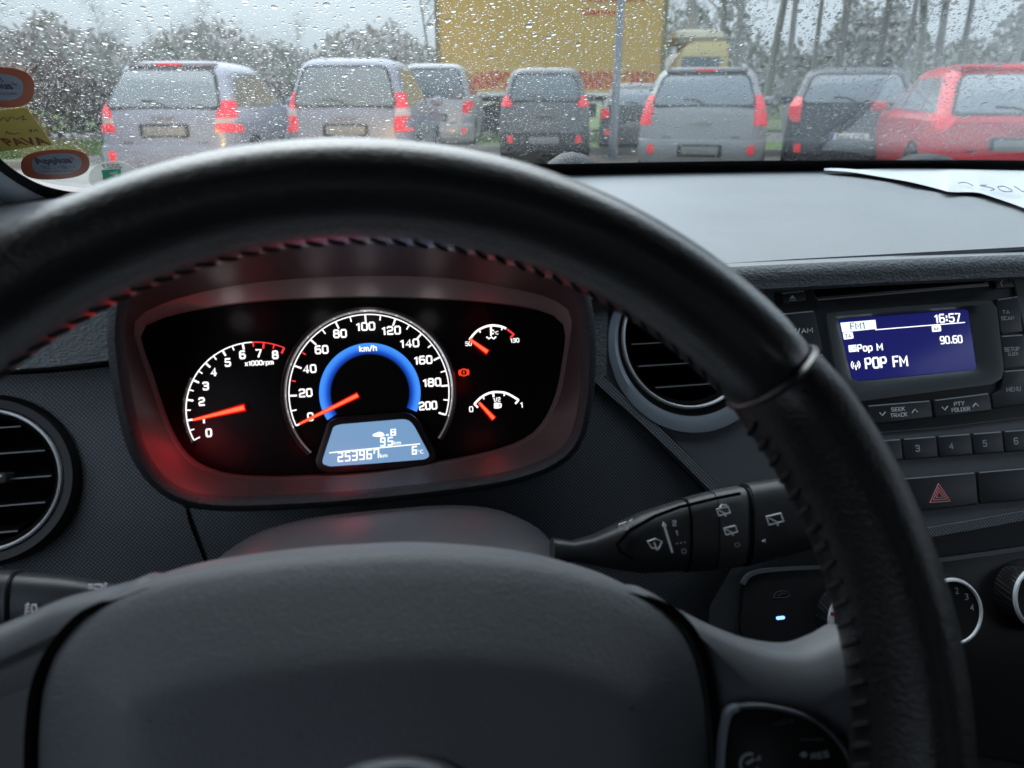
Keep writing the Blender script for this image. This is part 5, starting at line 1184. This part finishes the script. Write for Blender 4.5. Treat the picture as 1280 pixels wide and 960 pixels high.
        V, F = loft([[(s*(hw-.04+.21*f), Ln*.655+yy*h_, belt+.07+zz*h_) for yy, zz in rrect(0, 0, .10, .15, .04)] for f, h_ in ((0, .3), (.25, .8), (.6, 1), (.95, .9), (1, .5))]); mk('wing_mirror', V, F, PM, t)
    V, F = tube([(0, yr(H)+.25, H-.01), (0, yr(H)+.02, H+.16)], [.008, .003], 5); mk('antenna', V, F, PLB, t)
    c_ = gpos(px, dist); t.location = (c_[0], c_[1], 0); t.rotation_euler = (0, 0, -R(heading)); return t
T, TW = TAIL, TAILW
build_car('parked_car', 'silver grey people carrier parked at the far left, amber glints on its bumper', 'car', 201, 11.1, 10, 1.78, 3.9, 1.58, .99, .46, (.26, .285, .37),
          [(.72, .83, .26, .22, T, .022), (.83, .89, .22, .20, TW, .022), (.89, 1.10, .20, .12, T, .022)], spoiler=True, plate_z=.74)
build_car('parked_car', 'lavender grey people carrier with tall red and clear tail lights, second from the left', 'car', 430, 11.2, 12, 1.74, 3.9, 1.64, 1.0, .26, (.23, .25, .32),
          [(.70, .90, .20, .17, T, .022), (.90, 1.0, .17, .14, TW, .022), (1.0, 1.2, .14, .12, T, .03)], plate_z=.72)
build_car('parked_car', 'small dark grey boxy off-roader parked alone in front of the yellow container', 'car', 681, 14.3, 14, 1.60, 3.6, 1.62, 1.05, .14, (.13, .135, .14),
          [(.98, 1.16, .17, .17, T, .03)], bump=PLB, plate_z=.5, lowdark=True)
build_car('parked_car', 'pale silver estate with curved red tail lights right of the lamp post', 'car', 880, 11.9, 26, 1.80, 4.2, 1.55, 1.0, .36, (.29, .30, .30),
          [(.76, 1.04, .17, .13, T, .022), (1.04, 1.17, .10, .22, T, .03)], plate_z=.5, spoiler=True)
build_car('parked_car', 'dark blue grey off-roader with white licence plate between the silver estate and the red car', 'car', 1069, 12.6, 30, 1.78, 4.3, 1.56, 1.03, .40, (.035, .045, .055),
          [(.80, 1.02, .16, .14, T, .022), (1.02, 1.14, .12, .24, T, .03)], plate_txt='8456 CZL', plate_z=.60, lowdark=True)
build_car('parked_car', 'bright red hatchback parked at the right edge with its rear wheel showing', 'car', 1288, 10.0, 24, 1.74, 3.9, 1.49, .95, .60, (.60, .015, .03),
          [(.80, .96, .12, .2, T, .022)], plate_z=.66, spoiler=True)
build_car('parked_car', 'pale silver van half hidden between the second people carrier and the container', 'van', 541, 18.0, 12, 1.75, 4.3, 1.82, 1.1, .12, (.36, .37, .39),
          [(.80, 1.05, .2, .16, T, .022)], plate_z=.7)
build_car('parked_car', 'brownish dark car tucked between the small off-roader and the silver estate', 'car', 800, 17.2, 22, 1.68, 4.0, 1.42, .93, .4, (.10, .09, .09),
          [(.72, .9, .2, .16, T, .022)], plate_z=.6)

# ------------------------------------------------------------------ container lorry
lc_ = gpos(687, 24.3); lb = bearing(688)-1
lor = thing('container_lorry', (0, 0, 0), 'tall ochre yellow swap body container on a lorry with red lettering behind the parked cars', 'lorry')
YEL = mat('container_yellow', (.66, .43, .11), .5, var=.06, vs=.8); REDL = mat('container_red', (.62, .04, .02), .5)
CW, CH0, CH1 = 6.55, 1.26, 4.12
V, F = box((0, 1.25, (CH0+CH1)/2), (CW, 2.5, CH1-CH0)); mk('container_body', V, F, YEL, lor)
fc = Loc((0, 0, 0), (1, 0, 0), (0, 0, 1))
for k in range(24):
    x = -CW/2+.13+k*(CW-.26)/23; V, F = box((x, -.012, (CH0+CH1)/2), (.05, .03, CH1-CH0-.2)); mk('side_rib', V, F, YEL, lor, smooth=False)
for z in (CH0+.05, CH1-.04):
    V, F = box((0, -.02, z), (CW+.04, .06, .11)); mk('frame_rail', V, F, mat('container_frame', (.62, .60, .50), .5) if z > 2 else YEL, lor)
for x in (-CW/2, CW/2):
    V, F = box((x, -.015, (CH0+CH1)/2), (.12, .07, CH1-CH0)); mk('corner_post', V, F, mat('container_post', (.25, .22, .12), .6), lor)
def ltext(s, x, z, h, w_, **k):
    n0 = .034; return text(fc, s, (x, z), h, w_, n=n0, mat=REDL, parent=lor, name='red_lettering', bold=.03, **k)
ltext('Transport', 1.72, 3.78, .40, 1.9); ltext('Cargo', 1.35, 3.38, .22, 1.0)
for x, s, w_ in ((-1.7, 'TRANSPORT', 2.0), (1.45, 'TRANSPORT', 1.2), (2.6, 'CARGO', .9)): ltext(s, x, 1.62, .44, w_)
V, F = box((0, -.028, 1.37), (CW-.3, .016, .07)); mk('red_stripe', V, F, REDL, lor, smooth=False)
V, F = box((0, 1.25, 1.08), (CW-.1, .9, .16)); mk('chassis_rail', V, F, PLB, lor)
for x in (-2.3, -1.5, 2.2):
    for yy in (.25, 2.25):
        C_ = Loc((x, yy, .5), (1, 0, 0), (0, 0, 1)); V, F = lathe(C_, (0, 0), [(.42, -.12), (.5, -.1), (.5, .12), (.47, .14), (.28, .13), (.2, .06), (.001, .08)], 28); mk('wheel', V, F, TYRE, lor)
V, F = box((.3, .2, .75), (2.2, .08, .4)); mk('side_guard', V, F, PLB, lor)
# driver's cab
V, F = loft([[(CW/2+.35+x, 1.25+y*s, z) for x, y in rrect(.75+dx, 0, 1.7-2*dx, 2.3, .2)] for z, s, dx in ((.6, .96, 0), (.8, 1, 0), (1.7, 1, .0), (2.2, .97, .08), (2.55, .92, .2), (2.65, .85, .3))]); mk('driver_cab', V, F, mat('cab_yellow', (.58, .46, .20), .4, coat=.5), lor)
V, F = loft([[(CW/2+.35+x, 1.25+y, z) for x, y in rrect(.7, 0, 1.5*s, 2.1*s, .15)] for z, s in ((2.6, .9), (2.75, 1), (2.9, .95), (2.98, .7))]); mk('cab_roof_deflector', V, F, mat('cab_cream', (.62, .56, .42), .5), lor)
V, F = box((CW/2+1.1, .085, 1.95), (1.1, .04, .55)); mk('cab_window', V, F, CGLASS, lor)
C_ = Loc((CW/2+1.2, .3, .5), (1, 0, 0), (0, 0, 1)); V, F = lathe(C_, (0, 0), [(.42, -.12), (.5, -.1), (.5, .12), (.47, .14), (.28, .13), (.2, .06), (.001, .08)], 28); mk('wheel', V, F, TYRE, lor)
lor.location = (lc_[0], lc_[1], 0); lor.rotation_euler = (0, 0, -R(lb))
# lamp post
lp = gpos(769, 16.0); post = thing('lamp_post', (lp[0], lp[1], 0), 'thin grey lamp post standing in front of the yellow container', 'lamp post')
lean = .02
V, F = tube([lp, lp+np.array([0, 0, .5]), lp+np.array([.03, 0, 2.5]), lp+np.array([.09, 0, 6.5])], [.10, .075, .07, .05], 12); mk('post', V, F, mat('galvanised_steel', (.30, .32, .35), .5, metal=.4), post)
V, F = tube([lp+np.array([.09, 0, 6.4]), lp+np.array([.2, 0, 6.9]), lp+np.array([.8, 0, 7.1])], [.05, .045, .04], 8); mk('arm', V, F, MC['galvanised_steel'], post)
V, F = box(lp+np.array([1.0, 0, 7.12]), (.6, .22, .1)); mk('lamp_head', V, F, MC['galvanised_steel'], post)
V, F = box(lp+np.array([0, 0, .012]), (.34, .34, .02)); mk('base_plate', V, F, MC['galvanised_steel'], post)

# ------------------------------------------------------------------ trees
BARK = mat('bare_bark', (.34, .33, .315), .9, tex='noise', ts=8, tb=.5, var=.3, vs=1.5); TWIG = mat('twigs', (.34, .33, .32), .95, var=.35, vs=.6)  # bark and twigs paled, haze put into the colour
def tree_mesh(seed, H, crown0, spread, ntw, trunk_r):
    trunk_r *= .68
    rnd = random.Random(seed); mb = MB(); tips = []
    def limb(p, d, L_, r, lvl):
        pts = [p]; q = p.copy(); dd = d.copy()
        for k in range(4):
            dd = nrm(dd+np.array([rnd.uniform(-.18, .18), rnd.uniform(-.18, .18), .06])); q = q+dd*L_/4; pts.append(q.copy())
        mb.add(*tube(pts, [r*(1-.17*k) for k in range(5)], 6 if lvl < 1 else 4))
        if lvl < 2:
            for k in range(5 if lvl == 0 else 4):
                f = rnd.uniform(.4 if lvl == 0 else .25, 1); i = min(int(f*4), 3); b = pts[i]+(pts[i+1]-pts[i])*(f*4-i); a = rnd.uniform(0, 6.28); e = rnd.uniform(.35, 1.0)
                limb(b, nrm(np.array([math.cos(a)*spread, math.sin(a)*spread, e])), L_*rnd.uniform(.38, .6), r*.42, lvl+1)
        for k in range(1, 5):
            if lvl > 0: tips.append(pts[k])
    limb(np.zeros(3), np.array([0, 0, 1.]), H*.62, trunk_r, 0); limb(np.array([0, 0, H*.55]), np.array([.05, .02, 1.]), H*.4, trunk_r*.5, 1)
    tw = MB()
    for k in range(ntw):
        c = tips[rnd.randrange(len(tips))]+np.array([rnd.gauss(0, H*.035), rnd.gauss(0, H*.035), rnd.gauss(0, H*.045)]); 
        d = nrm(np.array([rnd.uniform(-1, 1), rnd.uniform(-1, 1), rnd.uniform(-.2, 1.2)]))*rnd.uniform(.25, .8)*H/12; s = np.cross(d, [rnd.uniform(-1, 1), rnd.uniform(-1, 1), rnd.uniform(-1, 1)]); s = nrm(s)*.012*H/10
        tw.add([c-s, c+s, c+d+s*.4, c+d-s*.4], [(0, 1, 2, 3)])
    return mb, tw
protos = []
for sd, H, sp_, ntw, tr_ in ((1, 15, .8, 2600, .22), (2, 13, .55, 2400, .17), (3, 17, .7, 2600, .27), (4, 11, 1.0, 1700, .16)):
    a, b = tree_mesh(sd, H, .4, sp_, ntw, tr_); protos.append((a, b))
meshes = []
def plant_tree(k, loc, s, label, group, rz):
    if k >= 100: kk = k-100
    else: kk = k
    r = thing('bare_tree', (0, 0, 0), label, 'tree', group)
    if len(meshes) <= kk or meshes[kk] is None:
        a, b = protos[kk]; o1 = a.build('trunk', BARK, r, ang=80); o2 = b.build('crown', TWIG, r, smooth=False)
        while len(meshes) <= kk: meshes.append(None)
        meshes[kk] = (o1.data, o2.data)
    else:
        for nm, d in zip(('trunk', 'crown'), meshes[kk]):
            o = bpy.data.objects.new(nm, d); COL.objects.link(o); o.parent = r
    r.location = (loc[0], loc[1], .0); r.scale = (s, s, s); r.rotation_euler = (0, 0, rz); return r
tl_ = [(872, 27, 2, 1.05), (905, 31, 0, 1.0), (930, 28, 1, 1.1), (958, 34, 2, 1.0), (985, 29, 0, .95), (1012, 37, 1, 1.2), (1040, 31, 2, .95), (1078, 33, 0, 1.05), (1112, 29, 1, 1.05), (1150, 36, 2, 1.1), (1180, 31, 0, 1.0), (1213, 34, 1, 1.2), (1250, 29, 2, 1.0), (1290, 34, 0, 1.1), (845, 38, 3, 1.1), (1340, 30, 1, 1.1)]
TR = ['with a thick dark trunk just right of the lorry cab', 'rising behind the left half of the silver estate roof', 'above the middle of the silver estate roof', 'with a thick trunk above the right end of the silver estate roof', 'over the gap between silver estate and dark off-roader', 'farthest back above the left corner of the dark off-roader', 'leaning above the rear window of the dark off-roader', 'above the right half of the dark off-roader roof', 'over the gap between dark off-roader and red hatchback', 'far back above the front of the red hatchback', 'above the side windows of the red hatchback', 'far back above the roof of the red hatchback', 'with a thick trunk above the rear window of the red hatchback', 'at the right edge of the view behind the red hatchback', 'wide and low directly behind the lorry cab', 'just outside the right edge beyond the red hatchback']
for i, (px, ds, k, s) in enumerate(tl_):
    plant_tree(k, gpos(px, ds), s, 'bare winter tree '+TR[i], 'bare trees of the wood at the right', i*1.3)
ll = [(-60, 62, 3), (10, 66, 0), (75, 60, 3), (140, 70, 0), (205, 64, 3), (262, 72, 2), (318, 66, 3), (375, 74, 0), (430, 70, 3), (482, 76, 3), (545, 36, 1)]
TL = ['at the far left edge behind the upper round sticker', 'above the upper orange ringed sticker', 'above the hedge left of the first people carrier', 'above the left corner of the first people carrier', 'above the rear window of the first people carrier', 'tallest one above the side windows of the first people carrier', 'over the gap between the two people carriers', 'above the left half of the second people carrier', 'above the right half of the second people carrier', 'between the second people carrier and the container']
for i, (px, ds, k) in enumerate(ll):
    s = .50 if i < 10 else .8
    plant_tree(k, gpos(px, ds), s*(1+.1*math.sin(i*2.3)), 'leafless skyline tree '+TL[i] if i < 10 else 'bare tree beside the left end of the yellow container', 'far leafless trees on the left skyline' if i < 10 else None, i*.9)
# undergrowth and far wood that reads as one mass
def thicket(name, px0, px1, d0, d1, h0, h1, n, m, sz, label):
    mb = MB()
    for k in range(n):
        px = random.uniform(px0, px1); c = gpos(px, random.uniform(d0, d1)); top = (h0+(h1-h0)*(.5+.38*math.sin(px*.031-.6)+.12*math.sin(px*.09+1)))*random.uniform(.86, 1.06); z = top*random.random()**.8
        c = c+np.array([0, 0, z]); a = nrm(rng.normal(size=3))*sz*random.uniform(.5, 1.4); b = nrm(np.cross(a, rng.normal(size=3)))*sz*random.uniform(.2, .6)
        mb.add([c-a, c+b, c+a, c-b], [(0, 1, 2, 3)])
    o = mb.build(name, m, smooth=False); tag(o, label, 'undergrowth', kind='stuff')
thicket('far_wood', -300, 560, 78, 96, 5.0, 8.0, 26000, mat('far_wood_hazed', (.46, .42, .40), .95, var=.25, vs=.15), .38, 'brown grey far wood along the skyline at the left')  # far wood lightened, distance haze put into its colour
thicket('hedge', -300, 560, 26, 29, 1.2, 2.3, 14000, mat('hedge_brown', (.19, .155, .135), .95, var=.4, vs=.5), .13, 'low brown hedge behind the people carriers at the left')
thicket('underwood', 815, 1500, 42, 60, 3.0, 6.5, 9000, mat('underwood_brown', (.33, .325, .31), .95, var=.35, vs=.3), .32, 'tangled brown underwood between the bare trees at the right')

# own headlamps: the warm glints on the bumpers ahead come from them
for x, lab in ((CX-.55, 'own left headlamp with a warm bulb below the bonnet edge'), (CX+.55, 'own right headlamp with a warm bulb below the bonnet edge')):
    t = thing('headlamp', (x, 1.99, .62), lab, 'headlamp', 'own headlamps'); h_ = Loc((x, 2.0, .62), (-1, 0, 0), (0, 0, 1))
    V, F = lathe(h_, (0, 0), [(.001, -.03), (.05, -.02), (.085, .02), (.09, .03)], 32); mk('reflector', V, F, CHROME, t)
    V, F = lathe(h_, (0, 0), [(.03, .0), (.028, .02), (.001, .026)], 24); mk('bulb', V, F, mat('bulb_warm', (.8, .6, .3), .3, emit=(1, .62, .25), es=60), t)

    l = bpy.data.lights.new('headlamp_beam', 'SPOT'); l.energy = 1100; l.color = (1, .55, .18); l.spot_size = R(60); l.spot_blend = .6; l.shadow_soft_size = .06
    o = bpy.data.objects.new('headlamp_beam', l); COL.objects.link(o); o.parent = t; o.location = (0, .07, 0); d_ = Vector((-.30, 1, -.03)); o.rotation_euler = d_.to_track_quat('-Z', 'Y').to_euler()
